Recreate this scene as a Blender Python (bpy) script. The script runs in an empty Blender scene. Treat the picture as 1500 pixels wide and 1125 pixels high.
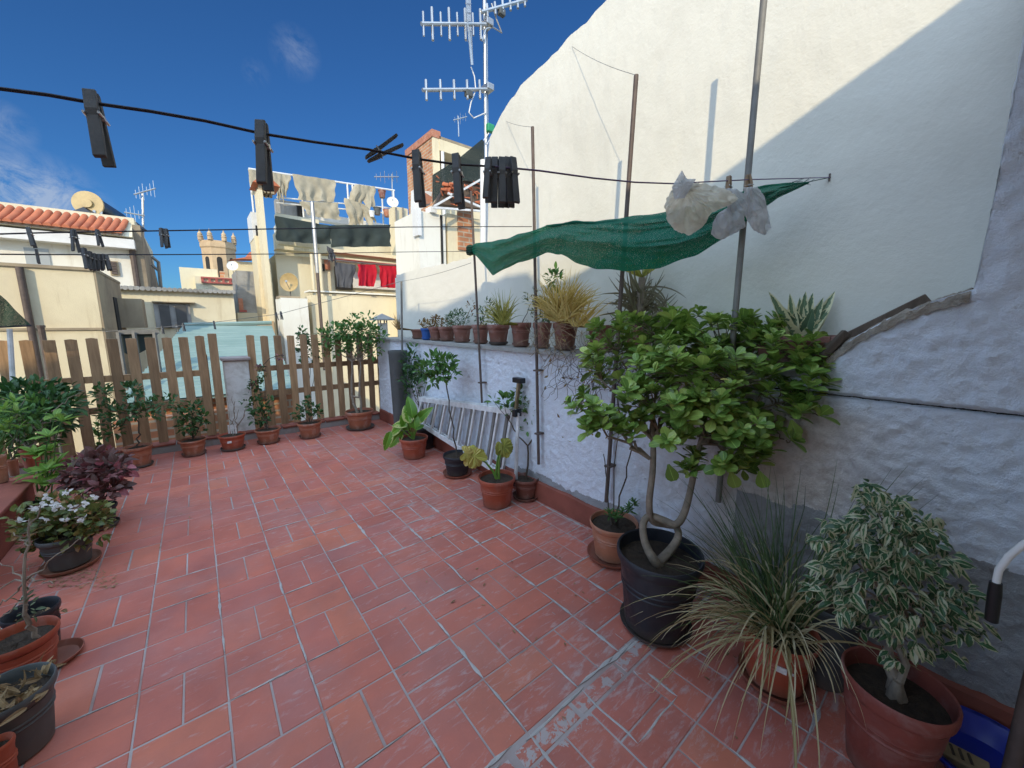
import bpy, math, random
from mathutils import Vector as V, noise, Matrix
random.seed(7)
R = random.uniform
C = bpy.context.scene.collection
# ---------------------------------------------------------------- camera maths (photo is 1500 x 1125)
F = 563.; PIT = math.radians(9); YAW = math.radians(39.3); H = 1.5
def ray(x, y):
    u = (x-750)/F; v = (562.5-y)/F
    f = math.cos(PIT)+v*math.sin(PIT)
    return V((f*math.sin(YAW)+u*math.cos(YAW), f*math.cos(YAW)-u*math.sin(YAW), -math.sin(PIT)+v*math.cos(PIT)))
def P(x, y, ax, c):
    d = ray(x, y); o = (0, 0, H); i = 'xyz'.index(ax); t = (c-o[i])/d[i]
    return V(o)+d*t
def PF(x, y, dep): return V((0, 0, H))+ray(x, y)*dep
def FW(p): return (p-V((0, 0, H))).dot(V((math.sin(YAW)*math.cos(PIT), math.cos(YAW)*math.cos(PIT), -math.sin(PIT))))
# ---------------------------------------------------------------- materials
MATS = {}
def newmat(name):
    m = bpy.data.materials.new(name); m.use_nodes = True
    nt = m.node_tree; b = nt.nodes['Principled BSDF']; MATS[name] = m
    return m, nt, b
def N(nt, t, **k):
    n = nt.nodes.new('ShaderNode'+t)
    for a, v in k.items():
        if a in n.inputs: n.inputs[a].default_value = v
        else: setattr(n, a, v)
    return n
def L(nt, a, b): nt.links.new(a, b)
def c4(c): return (c[0], c[1], c[2], 1)
def noi(nt, co, scale, det=4, rough=.55, dist=0):
    n = N(nt, 'TexNoise'); n.inputs['Scale'].default_value = scale; n.inputs['Detail'].default_value = det
    n.inputs['Roughness'].default_value = rough; n.inputs['Distortion'].default_value = dist; L(nt, co, n.inputs['Vector']); return n
def ramp(nt, fac, stops):
    r = N(nt, 'ValToRGB'); e = r.color_ramp.elements
    while len(e) < len(stops): e.new(.5)
    for i, (p, c) in enumerate(stops): e[i].position = p; e[i].color = c4(c) if len(c) == 3 else c
    L(nt, fac, r.inputs['Fac']); return r
def mix(nt, fac, a, b, mode='MIX'):
    m = N(nt, 'MixRGB'); m.blend_type = mode
    for s, i in ((fac, 0), (a, 1), (b, 2)):
        if hasattr(s, 'is_linked') or hasattr(s, 'links'): L(nt, s, m.inputs[i])
        elif i == 0: m.inputs[0].default_value = s
        else: m.inputs[i].default_value = c4(s)
    return m.outputs[0]
def math_(nt, op, a, b=None):
    m = N(nt, 'Math'); m.operation = op
    for s, i in ((a, 0), (b, 1)):
        if s is None: continue
        if hasattr(s, 'links'): L(nt, s, m.inputs[i])
        else: m.inputs[i].default_value = s
    return m.outputs[0]
def bump(nt, b, h, strength=.4, dist=.01):
    bn = N(nt, 'Bump'); bn.inputs['Strength'].default_value = strength; bn.inputs['Distance'].default_value = dist
    L(nt, h, bn.inputs['Height']); L(nt, bn.outputs[0], b.inputs['Normal'])
def plain(name, col, rough=.6, var=.25, scale=8, bmp=.2, bd=.004, metal=0, col2=None, stretch=None, bloom=0):
    m, nt, b = newmat(name)
    tc = N(nt, 'TexCoord'); co = tc.outputs['Object']
    if stretch:
        mp = N(nt, 'Mapping'); mp.inputs['Scale'].default_value = stretch; L(nt, co, mp.inputs[0]); co = mp.outputs[0]
    n = noi(nt, co, scale, 6, .6)
    d = col2 or [x*(1-var) for x in col]
    r = ramp(nt, n.outputs[0], [(.3, d), (.65, col)])
    L(nt, r.outputs[0], b.inputs['Base Color'])
    if stretch:
        oi = N(nt, 'ObjectInfo'); r2 = ramp(nt, oi.outputs['Random'], [(0, (.72, .70, .68)), (.5, (1, 1, 1)), (1, (1.22, 1.2, 1.15))]); L(nt, mix(nt, 1, r.outputs[0], r2.outputs[0], 'MULTIPLY'), b.inputs['Base Color'])
    b.inputs['Roughness'].default_value = rough; b.inputs['Metallic'].default_value = metal
    if bloom:
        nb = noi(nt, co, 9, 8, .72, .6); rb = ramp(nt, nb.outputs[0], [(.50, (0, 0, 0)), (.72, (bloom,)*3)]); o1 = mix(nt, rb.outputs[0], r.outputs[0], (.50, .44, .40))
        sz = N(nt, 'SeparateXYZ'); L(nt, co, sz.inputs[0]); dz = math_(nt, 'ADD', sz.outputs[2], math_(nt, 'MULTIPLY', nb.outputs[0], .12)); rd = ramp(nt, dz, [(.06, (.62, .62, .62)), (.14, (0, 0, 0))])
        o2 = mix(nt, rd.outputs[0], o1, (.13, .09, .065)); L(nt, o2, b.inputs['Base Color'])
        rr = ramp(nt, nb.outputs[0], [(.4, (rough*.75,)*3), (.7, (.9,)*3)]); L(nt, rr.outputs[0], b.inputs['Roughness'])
    n2 = noi(nt, co, scale*6, 3)
    bump(nt, b, n2.outputs[0], bmp, bd)
    return m
def plaster(name, col, stain, amt=.55, scale=1.2, streak=True, bd=.01, fine=60):
    m, nt, b = newmat(name)
    tc = N(nt, 'TexCoord'); co = tc.outputs['Object']
    n = noi(nt, co, scale, 8, .65, .3)
    r = ramp(nt, n.outputs[0], [(amt-.12, stain), (amt+.1, col)])
    out = r.outputs[0]
    if streak:
        mp = N(nt, 'Mapping'); mp.inputs['Scale'].default_value = (5, 5, .5); L(nt, co, mp.inputs[0])
        s = noi(nt, mp.outputs[0], 1.3, 6, .7); sr = ramp(nt, s.outputs[0], [(.55, (1, 1, 1)), (.78, (.72, .66, .58))])
        out = mix(nt, .8, out, sr.outputs[0], 'MULTIPLY')
    L(nt, out, b.inputs['Base Color']); b.inputs['Roughness'].default_value = .9
    n2 = noi(nt, co, fine, 5, .7); bump(nt, b, n2.outputs[0], .5, bd)
    return m
def leafmat(name, c1, c2, c3=None, margin=None, mw=.55, rough=.45, trans=.25):
    m, nt, b = newmat(name)
    g = N(nt, 'NewGeometry'); st = [(0, c1), (1, c2)] if not c3 else [(0, c1), (.7, c2), (1, c3)]
    r = ramp(nt, g.outputs['Random Per Island'], st); out = r.outputs[0]
    uv = N(nt, 'UVMap'); uv.uv_map = 'leaf'; sp = N(nt, 'SeparateXYZ'); L(nt, uv.outputs[0], sp.inputs[0])
    a = math_(nt, 'ABSOLUTE', math_(nt, 'SUBTRACT', sp.outputs[0], .5))      # 0 centre .5 edge
    if margin:
        tc = N(nt, 'TexCoord'); n = noi(nt, tc.outputs['Object'], 55, 2)
        e = math_(nt, 'GREATER_THAN', math_(nt, 'ADD', math_(nt, 'MULTIPLY', a, 2), math_(nt, 'ADD', math_(nt, 'MULTIPLY', math_(nt, 'SUBTRACT', n.outputs[0], .5), 1.3), math_(nt, 'MULTIPLY', math_(nt, 'SUBTRACT', g.outputs['Random Per Island'], .5), .7))), mw)
        out = mix(nt, e, out, margin)
    rib = math_(nt, 'LESS_THAN', a, .03)
    out = mix(nt, math_(nt, 'MULTIPLY', rib, .4), out, [min(1, x*2.2+.03) for x in c2])
    L(nt, out, b.inputs['Base Color']); b.inputs['Roughness'].default_value = rough
    t = N(nt, 'BsdfTranslucent'); L(nt, out, t.inputs[0]); ms = N(nt, 'MixShader'); ms.inputs[0].default_value = trans
    o = nt.nodes['Material Output']; L(nt, b.outputs[0], ms.inputs[1]); L(nt, t.outputs[0], ms.inputs[2]); L(nt, ms.outputs[0], o.inputs[0])
    return m
def cloth(name, col, trans=.3, scale=14, rough=.85, mesh=0, bd=.006, tr_=0):
    m, nt, b = newmat(name)
    tc = N(nt, 'TexCoord'); co = tc.outputs['Object']
    n = noi(nt, co, scale, 5, .6); r = ramp(nt, n.outputs[0], [(.3, [x*.7 for x in col]), (.7, col)])
    L(nt, r.outputs[0], b.inputs['Base Color']); b.inputs['Roughness'].default_value = rough
    bump(nt, b, n.outputs[0], .5, bd)
    t = N(nt, 'BsdfTranslucent'); L(nt, r.outputs[0], t.inputs[0]); ms = N(nt, 'MixShader'); ms.inputs[0].default_value = trans
    o = nt.nodes['Material Output']; L(nt, b.outputs[0], ms.inputs[1]); L(nt, t.outputs[0], ms.inputs[2]); sh = ms.outputs[0]
    if mesh:
        w = noi(nt, co, 420, 1); tr = N(nt, 'BsdfTransparent'); m2 = N(nt, 'MixShader')
        L(nt, math_(nt, 'GREATER_THAN', w.outputs[0], mesh), m2.inputs[0]); L(nt, sh, m2.inputs[1]); L(nt, tr.outputs[0], m2.inputs[2]); sh = m2.outputs[0]
    if tr_:
        tr = N(nt, 'BsdfTransparent'); m2 = N(nt, 'MixShader'); m2.inputs[0].default_value = tr_; L(nt, sh, m2.inputs[1]); L(nt, tr.outputs[0], m2.inputs[2]); sh = m2.outputs[0]
    L(nt, sh, o.inputs[0]); return m

WHITE = (.80, .775, .70)
plaster('wall_upper', (.755, .73, .64), (.66, .635, .55), .42, .8, False, .008, 18)
plaster('cream_plaster', (.76, .66, .45), (.62, .52, .35), .42, .5, True)
plaster('pale_plaster', (.76, .69, .50), (.66, .58, .41), .45, .6, True)
plaster('yellow_plaster', (.74, .62, .38), (.68, .55, .33), .4, .5, True)
plaster('white_plaster', (.80, .77, .68), (.66, .62, .52), .42, .7, True)
plaster('cement', (.40, .32, .21), (.28, .22, .15), .5, 1.2, True)
plaster('grey_cement', (.36, .35, .33), (.26, .25, .23), .5, 2, True)
plaster('ochre_stone', (.58, .42, .25), (.42, .29, .17), .5, .35, True)
plaster('dark_gable', (.34, .27, .18), (.16, .13, .10), .5, 1, True)
plaster('post_white', (.74, .73, .70), (.50, .47, .42), .48, 7, False, .006, 40)
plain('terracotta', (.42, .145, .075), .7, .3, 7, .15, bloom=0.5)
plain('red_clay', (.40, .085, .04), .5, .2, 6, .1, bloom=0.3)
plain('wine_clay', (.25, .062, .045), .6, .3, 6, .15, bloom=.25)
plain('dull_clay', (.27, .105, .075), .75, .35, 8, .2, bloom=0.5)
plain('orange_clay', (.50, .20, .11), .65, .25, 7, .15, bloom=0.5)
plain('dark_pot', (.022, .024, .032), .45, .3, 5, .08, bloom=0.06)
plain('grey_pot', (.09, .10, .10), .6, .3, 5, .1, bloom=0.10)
plain('blue_pot', (.02, .10, .36), .5, .2, 5, .1)
plain('blue_plastic', (.015, .03, .32), .35, .2, 5, .05)
plain('soil', (.075, .05, .032), .95, .5, 40, 1, .01)
plain('wood_fence', (.42, .26, .14), .75, .1, 5, .6, .004, 0, (.24, .145, .075), (6, 6, .6))
plain('wood_old', (.13, .095, .07), .8, .4, 9, .5, .004, 0, None, (4, 4, 1))
plain('bark', (.30, .24, .18), .85, .4, 25, .6, .004)
plain('bark_dark', (.09, .065, .045), .85, .4, 25, .6, .003)
plain('pole_rust', (.12, .085, .07), .6, .4, 14, .3, .002)
plain('pole_grey', (.22, .21, .19), .55, .3, 12, .2, .001)
plain('aluminium', (.55, .55, .54), .35, .25, 10, .1, .001, .8)
plain('ladder_white', (.80, .80, .79), .5, .35, 12, .2, .001)
plain('black_plastic', (.012, .013, .015), .4, .3, 9, .1)
plain('peg_dark', (.10, .097, .095), .65, .4, 40, .3, .001)
plain('peg_wood', (.32, .22, .13), .7, .4, 40, .4, .001)
plain('rope_dark', (.03, .025, .035), .8, .3, 80, .3, .001)
plain('rope_purple', (.18, .12, .22), .8, .3, 80, .3, .001)
plain('wire', (.20, .19, .18), .6, .3, 30, .1, .001)
plain('tile_roof', (.55, .165, .07), .75, .1, 3, .3, .004, 0, (.38, .11, .05))
plain('dark_panel', (.035, .035, .04), .35, .3, 4, .1)
plain('tank_ochre', (.50, .36, .16), .5, .3, 4, .1)
plain('dark_glass', (.10, .10, .10), .25, .4, 2, .02)
plain('dark_hole', (.03, .027, .024), .9, .3, 2, .02)
plain('white_paint', (.78, .77, .74), .5, .12, 6, .1)
plain('red_paint', (.45, .12, .10), .7, .2, 6, .1)
plain('orange_wood', (.52, .22, .06), .7, .2, 6, .1)
plain('skirting', (.30, .085, .055), .75, .35, 5, .5, .004)
plain('grout', (.44, .39, .37), .95, .3, 2.2, .6, .004, 0, (.27, .17, .145))
plain('ground_earth', (.30, .27, .22), .95, .3, .3, .3)
plain('concrete_cap', (.36, .31, .25), .95, .45, 14, 1, .01)
plain('drywood', (.34, .25, .14), .9, .3, 20, .3)
plain('blue_grey_patch', (.40, .43, .44), .8, .1, 3, .1)
plain('signal_green', (.03, .30, .14), .5, .1, 3, .1)
plain('label_white', (.70, .69, .66), .6, .3, 60, .1)
cloth('green_net', (.014, .19, .115), .5, 30, .8, .685)
cloth('dark_net', (.035, .050, .045), .15, 20, .9, .60)
cloth('dark_green_net', (.010, .06, .035), .1, 60, .9, .64)
cloth('sheet_beige', (.56, .49, .35), .25, 4)
cloth('sheet_dark', (.035, .05, .046), .1, 4)
cloth('cloth_grey', (.10, .10, .11), .1, 4)
cloth('cloth_red', (.62, .008, .03), .2, 4)
cloth('plastic_bag', (.92, .89, .78), .75, 25, .3, 0, .006, .30)
cloth('plastic_grey', (.76, .77, .78), .6, 25, .3, 0, .006, .32)
leafmat('leaf_clusia', (.12, .22, .045), (.27, .40, .08), (.46, .54, .14), rough=.32)
leafmat('leaf_dark', (.025, .075, .02), (.06, .15, .035), rough=.45)
leafmat('leaf_mid', (.05, .14, .03), (.12, .26, .05), rough=.45)
leafmat('leaf_bright', (.14, .30, .04), (.28, .42, .08), rough=.5, trans=.4)
leafmat('leaf_grey', (.08, .12, .06), (.16, .20, .10), rough=.6)
leafmat('leaf_coleus', (.10, .055, .045), (.17, .075, .065), (.46, .14, .17), rough=.5)
leafmat('leaf_begonia', (.06, .10, .025), (.20, .22, .06), (.32, .14, .06), rough=.4)
leafmat('leaf_ficus', (.025, .08, .03), (.06, .14, .045), margin=(.44, .43, .27), mw=.58, rough=.4)
leafmat('leaf_agave', (.12, .20, .12), (.18, .26, .15), margin=(.72, .68, .42), mw=.62, rough=.5)
leafmat('leaf_philo', (.10, .24, .02), (.17, .34, .03), margin=(.55, .56, .20), mw=.86, rough=.35)
leafmat('leaf_yellow', (.42, .42, .07), (.66, .52, .18), rough=.6, trans=.4)
leafmat('blade_green', (.035, .075, .025), (.10, .16, .05), rough=.5)
leafmat('blade_tan', (.30, .24, .10), (.55, .47, .28), (.62, .56, .38), rough=.7)
leafmat('blade_gold', (.50, .36, .08), (.68, .54, .19), rough=.7, trans=.35)
leafmat('blade_lime', (.20, .22, .04), (.50, .46, .10), rough=.7, trans=.35)
leafmat('leaf_aloe', (.15, .12, .07), (.26, .24, .14), rough=.6)
leafmat('leaf_rust', (.16, .09, .03), (.26, .19, .06), (.30, .10, .05), rough=.7)
leafmat('leaf_dry', (.22, .13, .06), (.38, .27, .14), rough=.85)
leafmat('flower_white', (.75, .74, .70), (.85, .82, .80), rough=.6, trans=.4)
# brick
def brickmat(name, c1, c2, mort, sc=1.0):
    m, nt, b = newmat(name); tc = N(nt, 'TexCoord'); sp = N(nt, 'SeparateXYZ'); L(nt, tc.outputs['Object'], sp.inputs[0])
    cb = N(nt, 'CombineXYZ'); L(nt, math_(nt, 'ADD', sp.outputs[0], sp.outputs[1]), cb.inputs[0]); L(nt, sp.outputs[2], cb.inputs[1])
    br = N(nt, 'TexBrick'); L(nt, cb.outputs[0], br.inputs[0]); br.inputs['Color1'].default_value = c4(c1); br.inputs['Color2'].default_value = c4(c2); br.inputs['Mortar'].default_value = c4(mort)
    br.inputs['Scale'].default_value = sc; br.inputs['Brick Width'].default_value = .36; br.inputs['Row Height'].default_value = .13; br.inputs['Mortar Size'].default_value = .018
    n = noi(nt, tc.outputs['Object'], 2.2, 6); r = ramp(nt, n.outputs[0], [(.35, (.6, .6, .6)), (.65, (1.1, 1.1, 1.1))])
    L(nt, mix(nt, 1, br.outputs[0], r.outputs[0], 'MULTIPLY'), b.inputs['Base Color']); b.inputs['Roughness'].default_value = .9
    bump(nt, b, br.outputs['Fac'], -.3, .01)
brickmat('brick', (.50, .19, .09), (.58, .27, .13), (.52, .42, .30))
# floor tiles
m, nt, b = newmat('floor_tile')
tc = N(nt, 'TexCoord'); co = tc.outputs['Object']; g = N(nt, 'NewGeometry')
r = ramp(nt, g.outputs['Random Per Island'], [(0, (.46, .130, .088)), (.4, (.52, .150, .095)), (.75, (.48, .142, .103)), (1, (.56, .170, .097))])
n = noi(nt, co, 3.0, 7, .65); rr = ramp(nt, n.outputs[0], [(.3, (.78, .78, .82)), (.7, (1.12, 1.08, 1.05))])
base = mix(nt, 1, r.outputs[0], rr.outputs[0], 'MULTIPLY')
mp = N(nt, 'Mapping'); mp.inputs['Scale'].default_value = (1, 3.5, 1); L(nt, co, mp.inputs[0])
s1 = noi(nt, mp.outputs[0], 9, 8, .75, .4); s2 = noi(nt, co, .9, 3)      # cement smears left on the tiles
sp = N(nt, 'SeparateXYZ'); L(nt, co, sp.inputs[0])
bias = math_(nt, 'MULTIPLY', math_(nt, 'SUBTRACT', s2.outputs[0], .5), .35)
bias = math_(nt, 'ADD', bias, math_(nt, 'MULTIPLY', math_(nt, 'MINIMUM', math_(nt, 'MAXIMUM', math_(nt, 'SUBTRACT', sp.outputs[0], .1), 0), .9), .07))
sm = ramp(nt, math_(nt, 'ADD', s1.outputs[0], bias), [(.585, (0, 0, 0)), (.74, (1, 1, 1))])
base = mix(nt, math_(nt, 'MULTIPLY', sm.outputs[0], .62), base, (.50, .42, .40))
bn_ = noi(nt, co, 13, 7, .7, .6); yb = math_(nt, 'ABSOLUTE', math_(nt, 'SUBTRACT', math_(nt, 'ADD', sp.outputs[1], math_(nt, 'MULTIPLY', math_(nt, 'SUBTRACT', s2.outputs[0], .5), .12)), .845))
band = math_(nt, 'MULTIPLY', math_(nt, 'LESS_THAN', math_(nt, 'ADD', math_(nt, 'MULTIPLY', yb, 4), math_(nt, 'MULTIPLY', math_(nt, 'SUBTRACT', .62, bn_.outputs[0]), 2.2)), .26), math_(nt, 'GREATER_THAN', sp.outputs[0], .25))
base = mix(nt, math_(nt, 'MULTIPLY', band, .85), base, (.42, .38, .36))
pt = noi(nt, co, 1.7, 5, .6); pr = ramp(nt, pt.outputs[0], [(.45, (0, 0, 0)), (.75, (.30, .30, .30))])
base = mix(nt, pr.outputs[0], base, (.34, .27, .27))
L(nt, base, b.inputs['Base Color'])
ro = ramp(nt, n.outputs[0], [(.3, (.42,)*3), (.7, (.68,)*3)]); L(nt, ro.outputs[0], b.inputs['Roughness'])
nb = noi(nt, co, 55, 5, .6); bump(nt, b, math_(nt, 'ADD', nb.outputs[0], math_(nt, 'MULTIPLY', n.outputs[0], 1.5)), .35, .004)
# rough whitewashed low wall
m, nt, b = newmat('wall_rough')
tc = N(nt, 'TexCoord'); co = tc.outputs['Object']; sp = N(nt, 'SeparateXYZ'); L(nt, co, sp.inputs[0]); y = sp.outputs[1]; z = sp.outputs[2]
n1 = noi(nt, co, 2.6, 8, .7, .5); n2 = noi(nt, co, 16, 8, .75, .3); n3 = noi(nt, co, 1.1, 4)
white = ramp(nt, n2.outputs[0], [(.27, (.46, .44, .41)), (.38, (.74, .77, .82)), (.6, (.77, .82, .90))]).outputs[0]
# worn beige render: below the groove near the camera
zz = math_(nt, 'SUBTRACT', 1.18, z)
near = math_(nt, 'SUBTRACT', 1.30, y)
msk = math_(nt, 'MULTIPLY', math_(nt, 'MINIMUM', math_(nt, 'MAXIMUM', math_(nt, 'MULTIPLY', zz, 9), 0), 1), math_(nt, 'MINIMUM', math_(nt, 'MAXIMUM', math_(nt, 'ADD', math_(nt, 'MULTIPLY', near, 1.2), math_(nt, 'MULTIPLY', math_(nt, 'SUBTRACT', n1.outputs[0], .5), 2)), 0), 1))
msk2 = math_(nt, 'MINIMUM', math_(nt, 'MAXIMUM', math_(nt, 'ADD', math_(nt, 'MULTIPLY', math_(nt, 'SUBTRACT', y, -.05), 2.2), math_(nt, 'MULTIPLY', math_(nt, 'SUBTRACT', n3.outputs[0], .5), 2)), 0), 1)
beige = ramp(nt, n2.outputs[0], [(.30, (.42, .34, .28)), (.6, (.66, .58, .51))]).outputs[0]
out = mix(nt, math_(nt, 'MULTIPLY', math_(nt, 'MULTIPLY', msk, msk2), .95), white, beige)
fl = ramp(nt, n1.outputs[0], [(.27, (1, 1, 1)), (.33, (0, 0, 0))]); out = mix(nt, math_(nt, 'MULTIPLY', fl.outputs[0], .7), out, (.46, .38, .30))
# grey cement patches at the foot of the wall
edge = math_(nt, 'ADD', math_(nt, 'MULTIPLY', math_(nt, 'SUBTRACT', n1.outputs[0], .5), .20), math_(nt, 'MULTIPLY', math_(nt, 'SUBTRACT', n2.outputs[0], .5), .07))
top1 = math_(nt, 'MINIMUM', .70, math_(nt, 'ADD', math_(nt, 'MULTIPLY', math_(nt, 'GREATER_THAN', y, 1.45), .23), math_(nt, 'MULTIPLY', math_(nt, 'LESS_THAN', y, .74), .63)))
g1 = math_(nt, 'LESS_THAN', math_(nt, 'ADD', z, edge), top1)
g1 = math_(nt, 'MULTIPLY', g1, math_(nt, 'LESS_THAN', y, 2.6))
out = mix(nt, math_(nt, 'MULTIPLY', g1, .92), out, (.30, .30, .30))
seam_shade = math_(nt, 'MULTIPLY', math_(nt, 'LESS_THAN', math_(nt, 'ABSOLUTE', math_(nt, 'SUBTRACT', z, math_(nt, 'ADD', 1.185, math_(nt, 'MULTIPLY', math_(nt, 'SUBTRACT', n2.outputs[0], .5), .016)))), .003), math_(nt, 'LESS_THAN', y, .62))
out = mix(nt, seam_shade, out, (.035, .03, .028))  # shadow line of the groove painted as a dark strip
L(nt, out, b.inputs['Base Color']); b.inputs['Roughness'].default_value = .92
bump(nt, b, math_(nt, 'ADD', n2.outputs[0], math_(nt, 'MULTIPLY', noi(nt, co, 70, 5, .7).outputs[0], .5)), .9, .02)
# corrugated green roofing
m, nt, b = newmat('green_sheet'); tc = N(nt, 'TexCoord'); sp = N(nt, 'SeparateXYZ'); L(nt, tc.outputs['Object'], sp.inputs[0])
n = noi(nt, tc.outputs['Object'], 1.2, 6, .6); mp = N(nt, 'Mapping'); mp.inputs['Scale'].default_value = (.4, 6, 6); L(nt, tc.outputs['Object'], mp.inputs[0])
n2 = noi(nt, mp.outputs[0], 2, 5, .6)
r = ramp(nt, math_(nt, 'ADD', math_(nt, 'MULTIPLY', n.outputs[0], .5), math_(nt, 'MULTIPLY', n2.outputs[0], .5)), [(.35, (.16, .25, .225)), (.6, (.25, .34, .31))]); L(nt, r.outputs[0], b.inputs['Base Color']); b.inputs['Roughness'].default_value = .7

# ---------------------------------------------------------------- mesh builder
ORG = {}
class MB:
    def __init__(s): s.v = []; s.f = []; s.uv = []
    def add(s, vs, fs, uvs=None):
        o = len(s.v); s.v += [V(p) for p in vs]
        for i, f in enumerate(fs):
            s.f.append([o+k for k in f]); s.uv.append(uvs[i] if uvs else None)
    def box(s, a, b2):
        x0, y0, z0 = a; x1, y1, z1 = b2
        s.add([(x0, y0, z0), (x1, y0, z0), (x1, y1, z0), (x0, y1, z0), (x0, y0, z1), (x1, y0, z1), (x1, y1, z1), (x0, y1, z1)],
              [(0, 3, 2, 1), (4, 5, 6, 7), (0, 1, 5, 4), (1, 2, 6, 5), (2, 3, 7, 6), (3, 0, 4, 7)]); return s
    def obox(s, c, ax, ay, az):
        c = V(c); ax = V(ax); ay = V(ay); az = V(az); vs = [c+ax*i+ay*j+az*k for k in (-1, 1) for i, j in ((-1, -1), (1, -1), (1, 1), (-1, 1))]
        s.add(vs, [(0, 3, 2, 1), (4, 5, 6, 7), (0, 1, 5, 4), (1, 2, 6, 5), (2, 3, 7, 6), (3, 0, 4, 7)]); return s
    def beam(s, a, b2, w, t, up=(0, 0, 1)):
        a = V(a); b2 = V(b2); d = b2-a; l = d.length; d.normalize(); x = d.cross(V(up))
        if x.length < 1e-4: x = V((1, 0, 0))
        x.normalize(); y2 = x.cross(d); return s.obox((a+b2)/2, x*w/2, y2*t/2, d*l/2)
    def tube(s, pts, rad, n=8, cap=True):
        pts = [V(p) for p in pts]; k = len(pts)
        if not hasattr(rad, '__len__'): rad = [rad]*k
        vs = []; up = None
        for i, p in enumerate(pts):
            d = (pts[min(i+1, k-1)]-pts[max(i-1, 0)]).normalized()
            if up is None: up = d.orthogonal().normalized()
            x = (up-d*up.dot(d)); x = x.normalized() if x.length > 1e-5 else d.orthogonal().normalized(); up = x; yv = d.cross(x)
            for j in range(n):
                a = 2*math.pi*j/n; vs.append(p+(x*math.cos(a)+yv*math.sin(a))*rad[i])
        fs = [(i*n+j, i*n+(j+1) % n, (i+1)*n+(j+1) % n, (i+1)*n+j) for i in range(k-1) for j in range(n)]
        if cap: fs += [tuple(reversed(range(n))), tuple(range((k-1)*n, k*n))]
        s.add(vs, fs); return s
    def lathe(s, c, prof, n=40, sx=1, sy=1, rot=0, wob=0):
        c = V(c); k = len(prof); vs = []
        for r, h in prof:
            for j in range(n):
                a = 2*math.pi*j/n; rr = r*(1+wob*math.sin(2*a+1)); q = V((rr*math.cos(a)*sx, rr*math.sin(a)*sy, h)); q.rotate(Matrix.Rotation(rot, 3, 'Z')); vs.append(c+q)
        s.add(vs, [(i*n+j, i*n+(j+1) % n, (i+1)*n+(j+1) % n, (i+1)*n+j) for i in range(k-1) for j in range(n)]); return s
    def prism(s, pts, d):                     # polygon pts (3d, planar) extruded by d
        n = len(pts); d = V(d); vs = [V(p) for p in pts]+[V(p)+d for p in pts]
        s.add(vs, [tuple(range(n)), tuple(reversed(range(n, 2*n)))]+[(i, i+n, (i+1) % n+n, (i+1) % n) for i in range(n)]); return s
    def leaf(s, p, d, nrm, ln, w, shape='ov', bend=.2, fold=.15, seg=4):
        p = V(p); d = V(d).normalized(); nrm = V(nrm); side = d.cross(nrm)
        side = side.normalized() if side.length > 1e-4 else d.orthogonal().normalized(); nn = side.cross(d).normalized()
        vs = []; uv = []
        for i in range(seg+1):
            t = i/seg
            wd = {'ov': math.sin(math.pi*(t*.93+.04))**.8, 'ob': (math.sin(math.pi*min(1, t**1.5*.86+.03)))**.75, 'bl': (1-t*.9)*(.55+.45*min(1, t*5)), 'ag': (math.sin(math.pi*(.28+.72*t)))**.8,
                  'he': math.sin(math.pi*(t**.7*.96+.02))**.7}[shape]*w/2
            c = p+d*ln*(t-.12*bend*t*t)-nn*ln*bend*t*t
            vs += [c-side*wd+nn*wd*fold*2, c, c+side*wd+nn*wd*fold*2]; uv += [(0, t), (.5, t), (1, t)]
        fs = []; us = []
        for i in range(seg):
            for q in (0, 1):
                f = (i*3+q, i*3+q+1, (i+1)*3+q+1, (i+1)*3+q); fs.append(f); us.append([uv[k] for k in f])
        s.add(vs, fs, us)
    def ribbon(s, pts, w, nrm=(0, 0, 1)):
        vs = []; k = len(pts); uv = []
        for i, p in enumerate(pts):
            p = V(p); d = (V(pts[min(i+1, k-1)])-V(pts[max(i-1, 0)])).normalized(); sd = d.cross(V(nrm)); sd = sd.normalized() if sd.length > .05 else V((1, 0, 0))
            t = i/(k-1); ww = w/2*(1-t**2.5*.9)*(min(1, .5+t*2)); vs += [p-sd*ww, p+V((0, 0, -ww*.5)), p+sd*ww]; uv += [(0, t), (.5, t), (1, t)]
        fs = []; us = []
        for i in range(k-1):
            for q in (0, 1):
                f = (i*3+q, i*3+q+1, (i+1)*3+q+1, (i+1)*3+q); fs.append(f); us.append([uv[j] for j in f])
        s.add(vs, fs, us)
    def build(s, name, mat, parent=None, smooth=False, bevel=0, loc=None):
        me = bpy.data.meshes.new(name); o = bpy.data.objects.new(name, me); C.objects.link(o)
        if parent is not None: org = ORG[parent]; o.parent = parent
        elif loc is not None: org = V(loc); o.location = org
        else: org = V((0, 0, 0))
        ORG[o] = org
        me.from_pydata([v-org for v in s.v], [], s.f)
        me.materials.append(MATS[mat])
        if any(u for u in s.uv):
            l = me.uv_layers.new(name='leaf'); k = 0
            for u, f in zip(s.uv, s.f):
                for i in range(len(f)):
                    l.data[k].uv = u[i] if u else (.3, .5); k += 1
        me.validate(); me.update()
        if smooth:
            me.polygons.foreach_set('use_smooth', [True]*len(me.polygons))
            if hasattr(me, 'set_sharp_from_angle'): me.set_sharp_from_angle(angle=math.radians(42))
        if bevel:
            md = o.modifiers.new('b', 'BEVEL'); md.width = bevel; md.segments = 2; md.limit_method = 'ANGLE'
        return o
def tag(o, label=None, cat=None, group=None, kind=None):
    for k, v in (('label', label), ('category', cat), ('group', group), ('kind', kind)):
        if v: o[k] = v
    return o
def thing(name, loc, label, cat, group=None):
    o = bpy.data.objects.new(name, None); C.objects.link(o); o.location = loc; ORG[o] = V(loc); o.empty_display_size = .1
    return tag(o, label, cat, group)
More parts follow.
